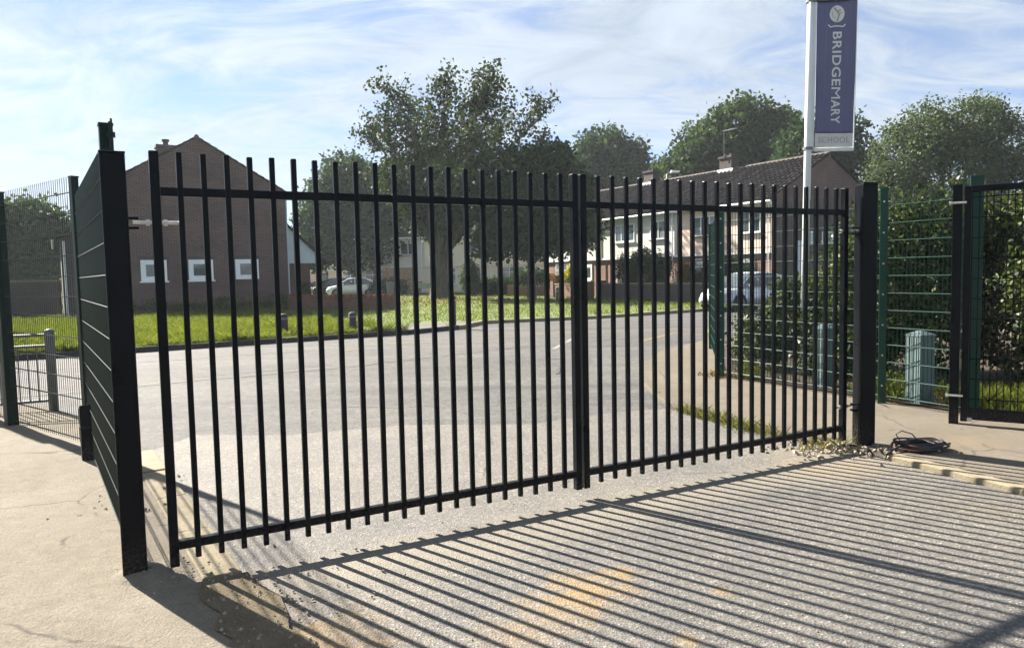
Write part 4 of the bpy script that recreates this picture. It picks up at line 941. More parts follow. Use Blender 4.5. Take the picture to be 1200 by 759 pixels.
# ------------------------------------------------------------------ guard rail, bollards, street lamp, bins, sign
gd = thing('guard_rail', 'grey steel pedestrian guard rail behind the left mesh fence', 'railing', (-5.91, 9.42, 0.03), math.atan2(-0.45, -0.89))
for x in (0.0, 2.0):
    p = MB().tube([(x, 0, -0.1), (x, 0, 0.99), (x, 0, 1.02), (x, 0, 1.035)], [0.055, 0.055, 0.05, 0.02], 12).build('post', M['grey_steel'], gd, smooth=True)
    MB().tube([(x, 0, 0.955), (x, 0, 0.985)], 0.062, 12).build('collar', M['grey_steel'], p)
for z in (0.96, 0.82, 0.12): MB().tube([(0.056, 0, z), (1.944, 0, z)], 0.02, 8).build('rail', M['grey_steel'], gd)
for i in range(17):
    if i == 0: f0 = MB().tube([(0, 0, 0.14), (0, 0, 0.80)], 0.009, 6).build('bar', M['grey_steel'], gd); o = f0
    else: o = copy_part(f0, gd)
    o.location = (0.15 + i * 0.1, 0, 0)
def small_bollard(x, y, h, r, label, ball=False):
    g = thing('bollard', label, 'bollard', (x, y, 0.08), 0, 'dark bollards on the verge')
    MB().tube([(0, 0, -0.1), (0, 0, h - 0.05), (0, 0, h - 0.015), (0, 0, h)], [r, r, r * .8, r * .35], 10).build('shaft', M['dark_timber'], g, smooth=True)
    if ball: MB().tube([(0, 0, h), (0, 0, h + .03), (0, 0, h + .08), (0, 0, h + .13), (0, 0, h + .16)], [0.05, 0.09, 0.11, 0.085, 0.03], 10).build('ball_top', M['dark_timber'], g, smooth=True)
    else: MB().tube([(0, 0, h * .72), (0, 0, h * .82)], r + .004, 10).build('band', M['bin'], g)
small_bollard(-6.25, 20.2, 0.60, 0.12, 'short dark bollard on the grass below the house corner')
small_bollard(-4.55, 21.1, 0.56, 0.11, 'short dark bollard on the grass in front of the low garden wall')
small_bollard(-1.80, 22.55, 0.78, 0.10, 'taller dark bollard with a ball top at the end of the footway', True)
small_bollard(2.2, 35.6, 0.85, 0.09, 'slim dark bollard on the far grass before the terrace')
lp = thing('street_lamp', 'slim grey street lamp standing before the long terrace', 'lamp', (8.03, 38.0, 0.08)); lp.scale = (1, 1, 0.93)
MB().tube([(0, 0, -0.1), (0, 0, 1.6), (0, 0, 1.62), (0, 0, 6.9)], [0.085, 0.085, 0.06, 0.045], 12).build('column', M['grey_steel'], lp, smooth=True)
MB().tube([(0, 0, 6.88), (0.12, -0.02, 6.98), (0.2, -0.03, 7.0)], 0.03, 8).build('bracket', M['grey_steel'], lp)
m = MB(); m.prism([(0.15, 6.94), (0.62, 6.99), (0.64, 7.05), (0.2, 7.09)], (0, -0.14, 0), (1, 0, 0), (0, 0, 1), (0, 0.22, 0)); lh_ = m.build('lamp_head', M['plate'], lp, bevel=0.01)
MB().box((0.42, -0.03, 6.955), (0.34, 0.16, 0.02)).build('lens', M['lamp_glass'], lh_)
def wheelie(x, y, rz, label):
    g = thing('wheelie_bin', label, 'bin', (x, y, 0.08), rz, 'wheeled bins before the far houses')
    MB().add([(-.22, -.26, .06), (.22, -.26, .06), (.22, .26, .06), (-.22, .26, .06), (-.28, -.33, .98), (.28, -.33, .98), (.28, .33, .98), (-.28, .33, .98)], [(3, 2, 1, 0), (4, 5, 6, 7), (0, 1, 5, 4), (1, 2, 6, 5), (2, 3, 7, 6), (3, 0, 4, 7)]).build('body', M['bin'], g)
    MB().prism([(-.36, 0.985), (.37, 0.985), (.33, 1.06), (-.25, 1.10)], (-.3, 0, 0), (0, 1, 0), (0, 0, 1), (.6, 0, 0)).build('lid', M['bin'], g)
    for s in (-1, 1): MB().tube([(s * .22, .26, .1), (s * .28, .26, .1)], .1, 10).build('wheel', M['tyre'], g)
wheelie(-9.3, 57, 0.2, 'grey wheeled bin by the dark clipped hedge near the white car')
wheelie(-7.3, 58, -0.1, 'grey wheeled bin by the cream house left of the low sign')
sg = thing('street_sign', 'small grey green street sign on two short posts left of the big tree', 'sign', (-5.85, 50, 0.08))
for x in (-0.42, 0.42): MB().tube([(x, 0, -.1), (x, 0, 1.05)], 0.035, 8).build('post', M['dark_timber'], sg)
MB().box((0, -0.05, 0.86), (1.15, 0.03, 0.34)).build('plate', M['sign_green'], sg, bevel=0.006)
MB().box((0, -0.068, 0.86), (1.07, 0.006, 0.27)).build('plate_face', M['sign_green'], sg)

# ------------------------------------------------------------------ cars
def car(label, loc, rz, paint, L=4.1, Wd=1.74, Ht=1.5):
    g = thing('parked_car', label, 'car', loc, rz, 'parked cars'); h = Wd / 2
    # stations along x (front = +x): x, sill z, belt z, half-width sill, half-width belt
    st = [(-L / 2, .45, .62, .60, .62), (-L / 2 + .06, .30, .86, .72, .76), (-L / 2 + .30, .24, .95, .83, .84), (-.9, .20, .94, h, h - .03), (0, .20, .92, h, h - .02), (.75, .20, .90, h, h - .03), (1.25, .22, .88, h - .02, h - .09), (L / 2 - .35, .25, .80, h - .07, h - .17), (L / 2 - .10, .28, .70, h - .18, h - .30), (L / 2, .36, .56, h - .32, h - .42)]
    vs = []; fs = []; n = 8
    for (x, a, b, ws, wb) in st:
        m_ = (a + b) / 2
        vs += [(x, -ws * .93, a), (x, -ws, m_ - .05), (x, -wb, b - .05), (x, -wb * .88, b + .015), (x, wb * .88, b + .015), (x, wb, b - .05), (x, ws, m_ - .05), (x, ws * .93, a)]
    for i in range(len(st) - 1):
        for k in range(n): k2 = (k + 1) % n; fs.append((i * n + k, i * n + k2, (i + 1) * n + k2, (i + 1) * n + k))
    fs += [tuple(range(n)), tuple(range((len(st) - 1) * n + n - 1, (len(st) - 1) * n - 1, -1))]
    MB().add(vs, fs).build('body', paint, g, smooth=True)
    rf_ = [(-L / 2 + .22, .93, .78), (-L / 2 + .55, 1.33, .62), (-.95, Ht - .03, .58), (-.2, Ht, .58), (.35, Ht - .06, .57), (1.28, .90, .74)]
    lo = [(-L / 2 + .2, .90, .80), (-L / 2 + .5, .90, .82), (-.95, .90, .83), (-.2, .90, .83), (.35, .90, .83), (1.32, .87, .78)]
    vs = []; fs = []
    for (x, z, w), (x2, z2, w2) in zip(rf_, lo): vs += [(x2, -w2, z2), (x, -w, z - .03), (x, -w + .07, z), (x, w - .07, z), (x, w, z - .03), (x2, w2, z2)]
    for i in range(5):
        for k in range(5): fs.append((i * 6 + k, i * 6 + k + 1, (i + 1) * 6 + k + 1, (i + 1) * 6 + k))
    MB().add(vs, fs).build('cabin', paint, g, smooth=False)
    def lerp(a, b, t): return tuple(a[i] + (b[i] - a[i]) * t for i in range(3))
    for s in (-1, 1):                             # side glass, two lights per side
        def sp(i, top):
            x, z, w = (rf_ if top else lo)[i]; return Vector((x, s * (w + .012), z - (.05 if top else -.04)))
        for (i0, i1, cutf, cutb) in ((1, 3, .25, 0.0), (3, 5, 0.06, .42)):
            m_ = MB(); a, b = sp(i0, 0), sp(i1, 0); pts_t = [sp(i, 1) for i in range(i0, i1 + 1)]; pts_b = [sp(i, 0) for i in range(i0, i1 + 1)]
            if i1 == 5: pts_t[-1] = pts_t[-2].lerp(pts_t[-1], .55); pts_b[-1] = pts_b[-2].lerp(pts_b[-1], .72); pts_t[-1].z = max(pts_t[-1].z, pts_b[-1].z + .1)
            if i0 == 1: pts_t[0] = pts_t[0].lerp(pts_t[1], .2); pts_t[0].z -= .06
            if i0 == 3: pts_t[0].x += .05; pts_b[0].x += .05
            k = len(pts_t); m_.add(pts_b + pts_t, [(i, i + 1, k + i + 1, k + i) for i in range(k - 1)]); m_.build('side_window', M['glass'], g)
        for x in (-1.28, 1.28):
            w_ = MB().tube([(x, s * (h - .20), .31), (x, s * (h + .005), .31)], .31, 20).build('wheel', M['tyre'], g)
            MB().tube([(x, s * (h + .001), .31), (x, s * (h + .018), .31)], .20, 14).build('rim', M['grey_steel'], w_)
            MB().tube([(x, s * (h - .05), .31), (x, s * (h - .0115), .31)], .37, 20).build('wheel_arch', M['tyre'], g)
        MB().box((.78, s * (h + .08), .98), (.14, .16, .12)).build('mirror', paint, g, bevel=.02)
        MB().add([(L / 2 - .42, s * (h - .12), .72), (L / 2 - .12, s * (h - .27), .66), (L / 2 - .03, s * (h - .48), .60), (L / 2 - .10, s * (h - .50), .72), (L / 2 - .42, s * (h - .20), .83)], [(0, 1, 2, 3, 4)]).build('headlight', M['lamp_glass'], g)
        MB().box((-L / 2 + .08, s * .66, .80), (.10, .20, .26)).build('tail_light', M['tail'], g, bevel=.02)
        MB().box((.1, s * (h + .006), .80), (.16, .02, .03)).build('door_handle', paint, g)
    x, z, w = rf_[4]; x2, z2, w2 = rf_[5]
    MB().add([(x + .03, -w + .06, z + .005), (x + .03, w - .06, z + .005), (x2 + .005, w2 - .06, z2 + .03), (x2 + .005, -w2 + .06, z2 + .03)], [(0, 1, 2, 3)]).build('windscreen', M['glass'], g)
    x, z, w = rf_[1]; x2, z2, w2 = rf_[0]
    MB().add([(x - .01, -w + .08, z - .02), (x - .01, w - .08, z - .02), (x2 - .02, w2 - .1, z2 + .06), (x2 - .02, -w2 + .1, z2 + .06)], [(0, 1, 2, 3)]).build('rear_window', M['glass'], g)
    MB().box((L / 2 + .004, 0, .52), (.03, .52, .11)).build('number_plate', M['plate'], g)
    MB().box((L / 2 - .03, 0, .36), (.06, .9, .10)).build('grille', M['tyre'], g); MB().box((L / 2 - .03, 0, .63), (.03, .7, .05)).build('upper_grille', M['tyre'], g)
    return g
car('pale silver hatchback parked nose out in front of the terrace end, seen through green mesh', (9.45, 29.8, 0), math.atan2(-.52, -.85), M['car_silver'])
car('white hatchback parked beyond the low garden wall', (-12.75, 59.5, 0.06), math.atan2(-.25, -.97), M['car_white'])
car('dark grey car parked just behind the white hatchback', (-14.9, 62.5, 0.06), math.atan2(-.6, -.8), M['car_grey'])

# ------------------------------------------------------------------ trees
def limb(mb, p, q, r0, r1, sag=0.12, n=5, seg=6):
    p, q = Vector(p), Vector(q); L = (q - p).length; j = Vector((random.uniform(-1, 1), random.uniform(-1, 1), random.uniform(0, 1))) * L * sag; pts = []; rr = []
    for i in range(n + 1):
        t = i / n; pts.append(p.lerp(q, t) + j * (4 * t * (1 - t)) + Vector((random.uniform(-1, 1), random.uniform(-1, 1), 0)) * L * .012); rr.append(r0 + (r1 - r0) * t)
    mb.tube(pts, rr, seg, True); return pts
def blob_points(blobs, per, clump, shell=0.55, bias=1.0, flat=1.0):
    out = []
    tot = sum(b[3] * b[4] * b[5] for b in blobs) ** 1
    for (cx, cy, cz, rx, ry, rz) in blobs:
        area = (rx * ry + rx * rz + ry * rz) / 3; nc = max(4, int(area * 24.0 * bias / (clump * clump)))
        d = unit(nc); rad = RNG.uniform(shell, 1.03, (nc, 1)) ** 0.8
        c = np.array([cx, cy, cz]) + d * rad * np.array([rx, ry, rz])
        k = max(3, per); P = np.repeat(c, k, 0) + RNG.normal(0, clump * .42, (nc * k, 3)) * np.array([1, 1, flat]); out.append(P)
    return np.concatenate(out)
def tree(name, label, base, trunk_h, trunk_r, blobs, lmat, lsize, per, clump, group=None, bias=1.0, shell=0.5, asp=.65):
    g = thing(name, label, 'tree', base, 0, group); mb = MB()
    top = Vector((0, 0, trunk_h)); mb.tube([(0, 0, -0.2), (0, 0, 0.15), (0.02, 0, trunk_h * .5), top], [trunk_r * 1.35, trunk_r * 1.05, trunk_r * .9, trunk_r * .75], 12)
    for (cx, cy, cz, rx, ry, rz) in blobs:
        e = limb(mb, top - Vector((0, 0, trunk_h * .15)), (cx * .9, cy * .9, cz), trunk_r * .45, trunk_r * .12)
        for _ in range(4):
            a = unit(1)[0]; limb(mb, e[3], (cx + a[0] * rx * .8, cy + a[1] * ry * .8, cz + abs(a[2]) * rz * .8), trunk_r * .15, .015, n=4, seg=5)
    mb.build('trunk', M['bark'], g, smooth=True)
    P = blob_points(blobs, per, clump, shell, bias); P = P[P[:, 2] > 0.25]
    leaves('crown', P, lsize[0], lsize[1], lmat, g, asp)
    return g

# the big broad-leaved tree on the green: an open crown on rising limbs
def big_tree():
    Y = 46.5; bx, by = -4.5, Y
    g = thing('broadleaf_tree', 'big broad tree with rising limbs and an open crown on the green', 'tree', (bx, by, 0.08)); mb = MB()
    mb.tube([(0, 0, -.3), (0, 0, .1), (0.02, 0, 1.0), (0, 0, 2.0), (0.0, 0, 2.9)], [0.85, 0.66, 0.56, 0.54, 0.60], 16)
    mb.tube([(-0.02, -.52, 2.35), (-0.02, -.62, 2.35)], [0.26, 0.2], 10)
    F = Vector((0, 0, 2.8)); tips = []
    def at(px, py, dy):
        YY = Y + dy; return Vector(((px - 600 + .021 * (py - 330)) / 867 * YY - bx, dy, EYE + (320.0 - .021 * (px - 600) - py) / 867 * YY - .08))
    mains = [((446, 160), 1.5), ((474, 118), -1.0), ((500, 140), 2.5), ((540, 104), 0.5), ((582, 100), -1.5), ((603, 140), 2.0), ((648, 135), 0.0), ((640, 190), -2.0), ((466, 215), -1.5), ((565, 170), -3.0), ((510, 190), 3.0), ((612, 225), 1.5), ((545, 215), -3.5), ((480, 240), 1.0)]
    for (pp, dy) in mains:
        q = at(*pp, dy * 1.3); w = 0.30 if pp[1] < 160 else 0.2
        mid = F.lerp(q, .42) + Vector((0, 0, 0.10 * (q - F).length)); pts = limb(mb, F - Vector((0, 0, .3)), mid, w, w * .62, .06, 4, 8); pts2 = limb(mb, mid, q, w * .62, .03, .08, 6, 6)
        allp = pts[2:] + pts2
        for k in range(40):
            s_ = random.choice(allp); d = Vector(unit(1)[0]); d.z = abs(d.z) * .9 + .15; d.normalize(); e = s_ + d * random.uniform(.7, 1.9)
            sub = limb(mb, s_, e, .035, .01, .1, 3, 4); tips += sub[1:]
        tips += pts2
    mb.build('trunk', M['bark'], g, smooth=True)
    T = np.array([tuple(t) for t in tips]); n = len(T)
    P = np.repeat(T, 13, 0) + RNG.normal(0, .24, (n * 13, 3))
    # denser low middle of the crown
    D = blob_points([(at(480, 215, 0).x, 0, at(480, 215, 0).z, 2.3, 2.5, 1.7), (at(552, 195, 0).x, 0, at(552, 195, 0).z, 2.2, 2.6, 1.8), (at(470, 165, 0).x, .5, at(470, 165, 0).z, 1.5, 1.6, 1.6), (at(560, 140, 0).x, -.5, at(560, 140, 0).z, 1.6, 1.8, 1.7), (at(520, 150, 0).x, .6, at(520, 150, 0).z, 1.4, 1.5, 2.0), (at(590, 120, 0).x, -.6, at(590, 120, 0).z, 1.2, 1.3, 1.6), (at(575, 125, 0).x, 0, at(575, 125, 0).z, 1.0, 1.1, 1.3), (at(466, 145, 0).x, 0, at(466, 145, 0).z, 1.0, 1.0, 1.3), (at(640, 160, 0).x, 0, at(640, 160, 0).z, .6, .7, .7)], 12, .5, .2, .24)
    P = np.concatenate([P, D]); leaves('crown', P, .15, .30, L1, g, .75)
    return g
big_tree()
tree('broadleaf_tree', 'dense dark tree rising behind the garden wall and white car', (-13.6, 66, 0.08), 2.8, .35,
     [(-2.98, 0.0, 5.7, 2.73, 2.73, 2.98), (0.25, 0.0, 6.45, 3.22, 2.98, 3.72), (2.36, 0.0, 5.21, 2.48, 2.73, 2.85), (-0.74, 0.0, 9.92, 2.85, 2.73, 2.48), (1.98, 0.37, 8.93, 2.23, 2.48, 2.23), (-3.6, 0.0, 3.6, 1.49, 1.61, 1.49), (0.62, -0.37, 3.22, 2.73, 1.86, 1.49), (-1.98, -0.62, 8.18, 2.48, 2.23, 2.23), (3.22, -0.5, 6.94, 1.86, 1.98, 1.98)], L2, (0.22, 0.46), 12, .66, 'trees beyond the gate')
tree('broadleaf_tree', 'dark bushy tree close behind the big open tree on the right', (1.2, 44, 0.08), 2.4, .28,
     [(-1.55, 0.0, 5.18, 1.9, 1.9, 2.07), (0.35, 0.0, 6.56, 2.24, 2.07, 2.16), (1.9, 0.0, 4.83, 1.81, 1.9, 2.24), (0.52, 0.0, 3.8, 2.24, 1.9, 1.47), (-0.69, 0.0, 7.77, 1.47, 1.55, 1.21), (2.5, 0.26, 6.39, 1.29, 1.38, 1.29), (-2.16, -0.35, 3.45, 1.21, 1.29, 1.04), (2.93, -0.17, 4.31, 1.29, 1.38, 1.47), (-0.35, -0.86, 5.35, 1.73, 1.29, 1.55), (1.38, -0.69, 7.94, 1.29, 1.29, 1.04)], L2, (0.18, 0.38), 12, .55, 'trees beyond the gate')
tree('broadleaf_tree', 'rounded dark tree standing behind the left end of the long terrace', (11.2, 84, 0.0), 6, .5,
     [(-2.4, 0, 12.5, 3.3, 3, 3.4), (1.6, 0, 13.0, 3.6, 3, 3.6), (-.4, 0, 15.0, 3.2, 3, 2.6), (3.4, 0, 10.5, 2.6, 3, 3.2), (-3.6, 0, 9.2, 2.8, 3, 3.2), (0, 0, 8.8, 4, 3, 3)], L2, (0.33, 0.67), 12, .9, 'trees beyond the gate')
tree('broadleaf_tree', 'large spreading mid green tree behind the terrace chimneys', (20.3, 68, 0.0), 6, .55,
     [(-4.6, 0, 9.5, 2.8, 3, 3), (-2.0, 0, 12.0, 3.2, 3, 3.2), (1.0, 0, 14.4, 3.2, 3, 2.9), (3.8, 0, 13.0, 2.6, 3, 3.0), (0.5, 0, 9.6, 4.2, 3, 3.6), (4.6, -.5, 9.5, 2.6, 3, 3.6), (-6.0, 0, 8.0, 2.2, 3, 2.4)], L3, (0.31, 0.59), 12, .85, 'trees beyond the gate')
tree('broadleaf_tree', 'dark tree partly hidden behind the purple banner', (25.6, 60, 0.0), 5, .45,
     [(-1.8, 0, 10.6, 2.4, 2.4, 2.6), (1.0, 0, 11.4, 2.3, 2.4, 2.4), (2.6, 0, 8.6, 2.2, 2.4, 2.8), (-.6, 0, 8.0, 3, 2.6, 2.6), (.2, 0, 13.2, 1.3, 1.4, 1.2)], L2, (0.26, 0.51), 10, .8, 'trees beyond the gate', shell=.45)
tree('broadleaf_tree', 'wide domed grey green tree above the hedge at the far right', (26.2, 45, 0.0), 4.4, .4,
     [(-2.36, 0.0, 7.97, 1.92, 2.36, 2.36), (-0.74, 0.0, 9.29, 2.06, 2.36, 2.06), (1.48, 0.0, 9.59, 2.06, 2.36, 2.06), (3.39, 0.0, 8.55, 1.92, 2.36, 2.21), (0.44, 0.0, 7.08, 3.54, 2.95, 2.51), (-3.1, 0.0, 5.9, 1.62, 2.06, 2.21), (4.28, 0.0, 6.34, 1.62, 2.06, 2.21), (0.59, -0.44, 4.72, 4.28, 2.36, 1.92)], L4, (.12, .25), 18, .56, 'trees beyond the gate', bias=.8)
tree('broadleaf_tree', 'distant rounded tree seen through the left mesh fence', (-34.5, 52, 0.0), 3, .35,
     [(-2, 0, 4.5, 2.2, 2, 2.2), (0.8, 0, 5.6, 2.2, 2, 2.0), (2.8, 0, 4.6, 1.8, 2, 2.2), (0.3, 0, 3.2, 3.4, 2, 1.6)], L3, (0.26, 0.51), 10, .7, 'trees beyond the gate')
# far wood behind everything that closes the view between the houses
fw = MB(); PP = []
for k in range(46):
    x = -95 + k * 4.6 + random.uniform(-1, 1); h_ = random.uniform(4.0, 7.0); PP.append((x, 128 + random.uniform(-4, 4), h_ * .55, 3.6, 3, h_ * .55))
P = blob_points(PP, 7, 1.4, .5, 1.0); o = leaves('far_wood', P, .5, 1.0, L2); o['kind'] = 'stuff'; o['label'] = 'far line of trees closing the view between the houses'

# ------------------------------------------------------------------ hedges and shrubs
def bush(name, label, cat, base, blobs, lmat, lsize, per, clump, group=None, bias=1.0, shell=.35, asp=.6, stems=6):
    g = thing(name, label, cat, base, 0, group); mb = MB()
    for k in range(stems):
        b = random.choice(blobs); limb(mb, (b[0] + random.uniform(-.3, .3) * b[3], b[1], -0.05), (b[0] + random.uniform(-.8, .8) * b[3], b[1] + random.uniform(-.5, .5) * b[4], b[2] + random.uniform(.2, .8) * b[5]), .02, .006, .1, 4, 5)
    mb.build('stems', M['twig'], g)['kind'] = 'stuff'
    P = blob_points(blobs, per, clump, shell, bias); P = P[P[:, 2] > 0.03]
    leaves('foliage', P, lsize[0], lsize[1], lmat, g, asp); return g
bush('tall_hedge', 'tall leafy hedge behind the green mesh between gate post and side gate', 'hedge', (6.0, 10.4, 0.05),
     [(-1.0, .2, 1.1, .7, .6, 1.1), (-0.6, 0.3, 1.92, 0.65, 0.6, 0.68), (-.1, 0, 1.2, .75, .7, 1.15), (0.2, 0.2, 2.07, 0.7, 0.6, 0.68), (.9, -.1, 1.2, .8, .8, 1.2), (1.2, 0, 2.02, 0.7, 0.7, 0.68), (1.9, -.2, 1.2, .8, .8, 1.2), (2.2, 0, 1.92, 0.8, 0.8, 0.78), (-1.15, .4, .5, .7, .6, .6)], L5, (.05, .105), 22, .2, 'hedges behind the green mesh fence', .55)
bush('tall_hedge', 'tall leafy hedge behind the black side gate at the right edge', 'hedge', (7.2, 8.9, 0.05),
     [(-.55, .2, 1.0, .6, .6, 1.0), (-0.3, 0.2, 1.82, 0.6, 0.6, 0.68), (.3, 0, 1.0, .7, .7, 1.0), (0.5, 0, 1.92, 0.7, 0.7, 0.68), (1.3, -.3, 1.1, .8, .8, 1.1), (1.5, -0.3, 1.92, 0.8, 0.8, 0.73)], L5, (.05, .105), 22, .2, 'hedges behind the green mesh fence', .55)
bush('low_shrub', 'low yellow green shrub behind the mesh corner, seen through gate bars', 'shrub', (4.75, 11.5, 0.05),
     [(-.85, .2, .45, .45, .5, .5), (-.35, .1, .75, .5, .5, .65), (.2, 0, .9, .55, .5, .7), (.8, -.1, .85, .6, .5, .8), (1.3, -.2, .9, .55, .5, .9)], L5, (.05, .10), 22, .18, 'hedges behind the green mesh fence', .6)
def ground_plants(label, x, y, r, n, mat, h=(.1, .3)):
    g = thing('ground_plant', label, 'plant', (x, y, 0.05))
    P = np.stack([RNG.normal(0, r * .5, n), RNG.normal(0, r * .5, n), np.zeros(n)], 1); blades('blades', P, h[0], h[1], .007, mat, g, .55)['kind'] = 'stuff'
    leaves('foliage', P + np.stack([np.zeros(n), np.zeros(n), RNG.uniform(.03, h[1], n)], 1), .02, .05, mat, g); return g
ground_plants('small tuft of green weeds at the foot of the tall fence post', 4.62, 8.85, .35, 220, M['grass'], (.12, .32))
ground_plants('small tuft of green weeds left of the near blue grey bollard', 4.45, 9.05, .25, 140, M['grass'], (.1, .3))
ground_plants('small brown weeds between the bollard and the side gate', 4.95, 8.2, .2, 130, L7, (.05, .2))
ground_plants('small green weeds at the mesh corner post', 3.45, 10.75, .25, 120, M['grass'], (.1, .25))
# soil bed under the hedge
sheet('soil_bed', [(3.2, 11.0), (4.42, 8.66), (4.9, 7.8), (5.9, 7.1), (12, 6.5), (14, 16), (4.6, 15.5), (4.0, 13.6)], 0.056, M['soil'])
P = np.stack([RNG.uniform(5.0, 9.0, 9000), RNG.uniform(6.2, 9.2, 9000), np.full(9000, .055)], 1); P = P[(P[:, 0] - 4.7) * .6 + (P[:, 1] - 7.5) * .9 > 0.25]
o = blades('grass', P, .06, .2, .012, M['grass'], lean=.5); o['kind'] = 'stuff'; o['label'] = 'grass behind the side gate'
# grass and weeds along the kerb behind the right gate leaf
def along(p, q, n, sd_): 
    t = RNG.uniform(0, 1, n); return np.stack([p[0] + (q[0] - p[0]) * t + RNG.normal(0, sd_, n), p[1] + (q[1] - p[1]) * t + RNG.normal(0, sd_, n), np.zeros(n) + .005], 1)
P = np.concatenate([along((2.5, 7.2), (1.95, 8.6), 800, .06), along((2.9, 6.7), (2.5, 7.2), 160, .06), along((2.62, 6.6), (3.05, 6.6), 120, .06)])
o = blades('grass', P, .03, .13, .008, M['dry'], lean=.7); o['kind'] = 'stuff'; o['label'] = 'dry grass and weeds along the kerb behind the right gate leaf'
P = along((2.5, 7.3), (2.1, 8.2), 400, .09); P[:, 2] += RNG.uniform(0, .08, len(P)); o = leaves('weed_leaves', P, .015, .04, M['grass']); o['kind'] = 'stuff'; o['label'] = 'small green weeds along the kerb behind the right gate leaf'
P = along((3.0, 11.2), (3.2, 10.8), 160, .12); P[:, 2] += .06; o = leaves('fallen_leaves', P, .03, .06, L7); o['kind'] = 'stuff'; o['label'] = 'fallen brown leaves at the mesh corner post'
# verge and lawn grass
HOUSE = [(-17.92, 32.91), (-11.13, 37.09), (-17.4, 47.3), (-24.2, 43.1)]
n = 190000
t = RNG.uniform(0, 1, n); u = RNG.uniform(0, 1, n) ** 1.7
base0 = np.array([-20.0, 10.22]); base1 = np.array([-2.9, 20.85]); dn = np.array([-.523, .851])
Q = base0 + (base1 - base0) * t[:, None] + dn * (0.12 + u[:, None] * 18.0); P = np.concatenate([Q, np.full((n, 1), .085)], 1)
hs = np.stack([P[:, 0] > -30], 1)
keep = ~inpoly(P, FOOT) & ~inpoly(P, HOUSE); P = P[keep]
Q2 = np.stack([RNG.uniform(-36, -12, 60000), RNG.uniform(10, 33, 60000), np.full(60000, .085)], 1)
Q2 = Q2[inpoly(Q2, verge) & ~inpoly(Q2, HOUSE)]; P = np.concatenate([P, Q2])
o = blades('grass', P, .06, .20, .014, M['grass'], lean=.6, patchy=.6); o['kind'] = 'stuff'; o['label'] = 'long unmown grass on the roadside verge below the brick house'
n = 60000
P = np.stack([RNG.uniform(-16, 16, n), 22 + RNG.uniform(0, 1, n) ** 1.4 * 45, np.full(n, .085)], 1)
keep = inpoly(P, verge) & ~inpoly(P, FOOT) & ~inpoly(P, HOUSE); P = P[keep]
o = blades('grass', P, .05, .15, .022, M['grass'], lean=.6, patchy=.6); o['kind'] = 'stuff'; o['label'] = 'short lawn grass on the green round the big tree'
P = np.stack([RNG.normal(-4.3, 3.0, 900), RNG.normal(43, 4, 900), np.full(900, .17)], 1); o = leaves('fallen_leaves', P, .08, .16, L7); o['kind'] = 'stuff'; o['label'] = 'fallen brown leaves under the big tree'
# tall weeds at the foot of the gable wall
for i, (x, w_) in enumerate([(.4, 1.3), (1.9, .7), (3.2, 1.1), (4.8, 1.0), (6.4, 1.0), (7.8, 1.3)]):
    lab = ['tall dark weeds at the wall foot by the left gate post', 'low dark weeds under the left small window', 'tall dark weeds between the left and middle small windows', 'dark weeds under the right small window', 'dark weeds right of the right small window', 'dark weeds at the right corner of the gable house'][i]
    g = thing('weed_clump', lab, 'weeds', (-17.92 + x * .852 + .2, 32.91 + x * .524 - .3, .08), R(31.6), 'weeds along the gable wall'); n = int(500 * w_); h_ = .45 + .3 * (i % 2)
    P = np.stack([RNG.normal(0, .38 * w_, n), RNG.normal(0, .13, n), RNG.uniform(0, h_, n)], 1); leaves('foliage', P, .05, .13, L2, g)
    Pb = np.stack([RNG.normal(0, .4 * w_, 160), RNG.normal(0, .15, 160), np.zeros(160)], 1); blades('stalks', Pb, .3, .9, .014, M['grass'], g, .3)['kind'] = 'stuff'
# shrubs and hedges before the houses
bush('clipped_hedge', 'dark clipped hedge between the white car and the grey bin', 'hedge', (-9.6, 59, .08), [(-1.0, 0, .65, .7, .5, .65), (0, 0, .7, .8, .5, .7), (.9, 0, .6, .6, .5, .65)], L2, (.1, .2), 14, .3)
bush('conical_shrub', 'dark egg shaped conifer right of the big tree trunk', 'shrub', (-2.85, 52, .08), [(0, 0, .9, .75, .7, .95), (0, 0, 1.7, .5, .5, .7), (0, 0, 2.3, .28, .28, .35)], L2, (.08, .17), 16, .25)
bush('clipped_hedge', 'low rounded dark hedge right of the egg shaped conifer', 'hedge', (-1.1, 52.5, .08), [(-.6, 0, .6, .7, .6, .65), (.3, 0, .65, .75, .6, .7), (1.0, 0, .55, .5, .5, .6)], L2, (.08, .17), 16, .25)
bush('garden_shrub', 'pale green shrub on the garden wall of the cream terrace', 'shrub', (1.6, 52.5, .5), [(-.9, 0, .7, .7, .5, .6), (0, 0, .9, .7, .5, .7), (1.0, 0, .6, .7, .5, .5), (1.9, 0, .8, .6, .5, .6)], L3, (.1, .2), 12, .3)
bush('garden_shrub', 'yellow leaved shrub left of the gate centre behind the bars', 'shrub', (3.75, 47.8, .6), [(0, 0, .75, .45, .4, .5), (.3, 0, 1.2, .35, .3, .35)], L6, (.08, .16), 14, .22)
bush('garden_shrub', 'orange brown shrub beside the yellow shrub', 'shrub', (2.95, 48, .6), [(0, 0, .45, .4, .4, .45)], L7, (.08, .16), 14, .22)
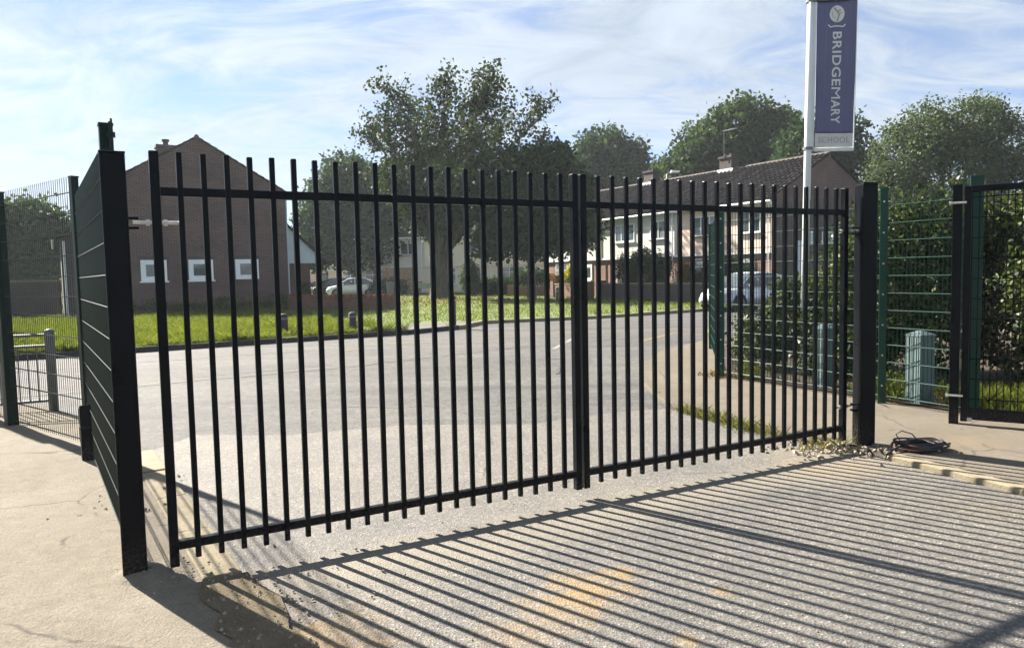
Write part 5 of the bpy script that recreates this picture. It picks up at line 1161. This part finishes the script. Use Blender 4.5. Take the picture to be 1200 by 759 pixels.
bush('garden_shrub', 'large dark shrub against the white clad terrace', 'shrub', (7.35, 40.5, .08), [(-1.0, 0, 1.7, .7, .6, .8), (-.1, 0, 1.9, .8, .7, .85), (.8, 0, 1.75, .7, .6, .8), (-.2, 0, .8, 1.4, .6, .7)], L2, (.07, .15), 16, .26)
bush('garden_shrub', 'bronze tinged shrub beside the street lamp', 'shrub', (9.0, 38.3, .08), [(0, 0, 1.2, .55, .5, .8), (.2, 0, .6, .5, .5, .6)], L7, (.07, .15), 14, .25)
bush('garden_shrub', 'dark shrub behind the parked silver car', 'shrub', (9.9, 36.6, .08), [(-.4, 0, .9, .6, .5, .8), (.5, 0, 1.3, .7, .6, 1.0), (1.3, 0, 1.2, .7, .6, 1.0)], L2, (.07, .15), 15, .25)
# front garden walls
def garden_wall(label, p, q, h, mat, t=.2, piers=True):
    d = Vector((q[0] - p[0], q[1] - p[1])); L = d.length; g = thing('garden_wall', label, 'wall', (p[0], p[1], .08), math.atan2(d.y, d.x), 'front garden walls of the terraces')
    MB().span(0, L, -t / 2, t / 2, -.2, h).build('wall', M[mat], g)
    k = int(L / .9)
    for i in range(k): MB().span(i * L / k + .004, (i + 1) * L / k - .004, -t / 2 - .03, t / 2 + .03, h + .003, h + .07).build('coping_stone', M['kerb_dark'] if mat == 'dark_timber' else M['kerb'], g)
    if piers:
        for x in (.15, L - .15): MB().box((x, 0, h / 2 + .05), (.36, t + .12, h + .3)).build('pier', M[mat], g)
garden_wall('dark low garden wall below the large dark shrub', (10.2, 34.4), (5.0, 41.6), .85, 'brick_dark')
garden_wall('brown garden wall below the yellow shrub', (4.6, 42.6), (2.6, 46.5), .8, 'brick_wall')
garden_wall('pink brick garden wall before the cream terrace', (2.3, 49.5), (-.2, 50.2), .6, 'brick_red')
tf = thing('timber_fence', 'small weathered timber fence behind the clipped hedge', 'fence', (-10.8, 62.5, .08))
for i in range(16): MB().span(i * .16, i * .16 + .15, -.01, .01, 0, 2.2 + random.uniform(-.02, .02)).build('plank', M['timber'], tf)
for z in (.5, 1.7): MB().span(0, 2.55, .012, .06, z, z + .08).build('rail', M['timber'], tf)
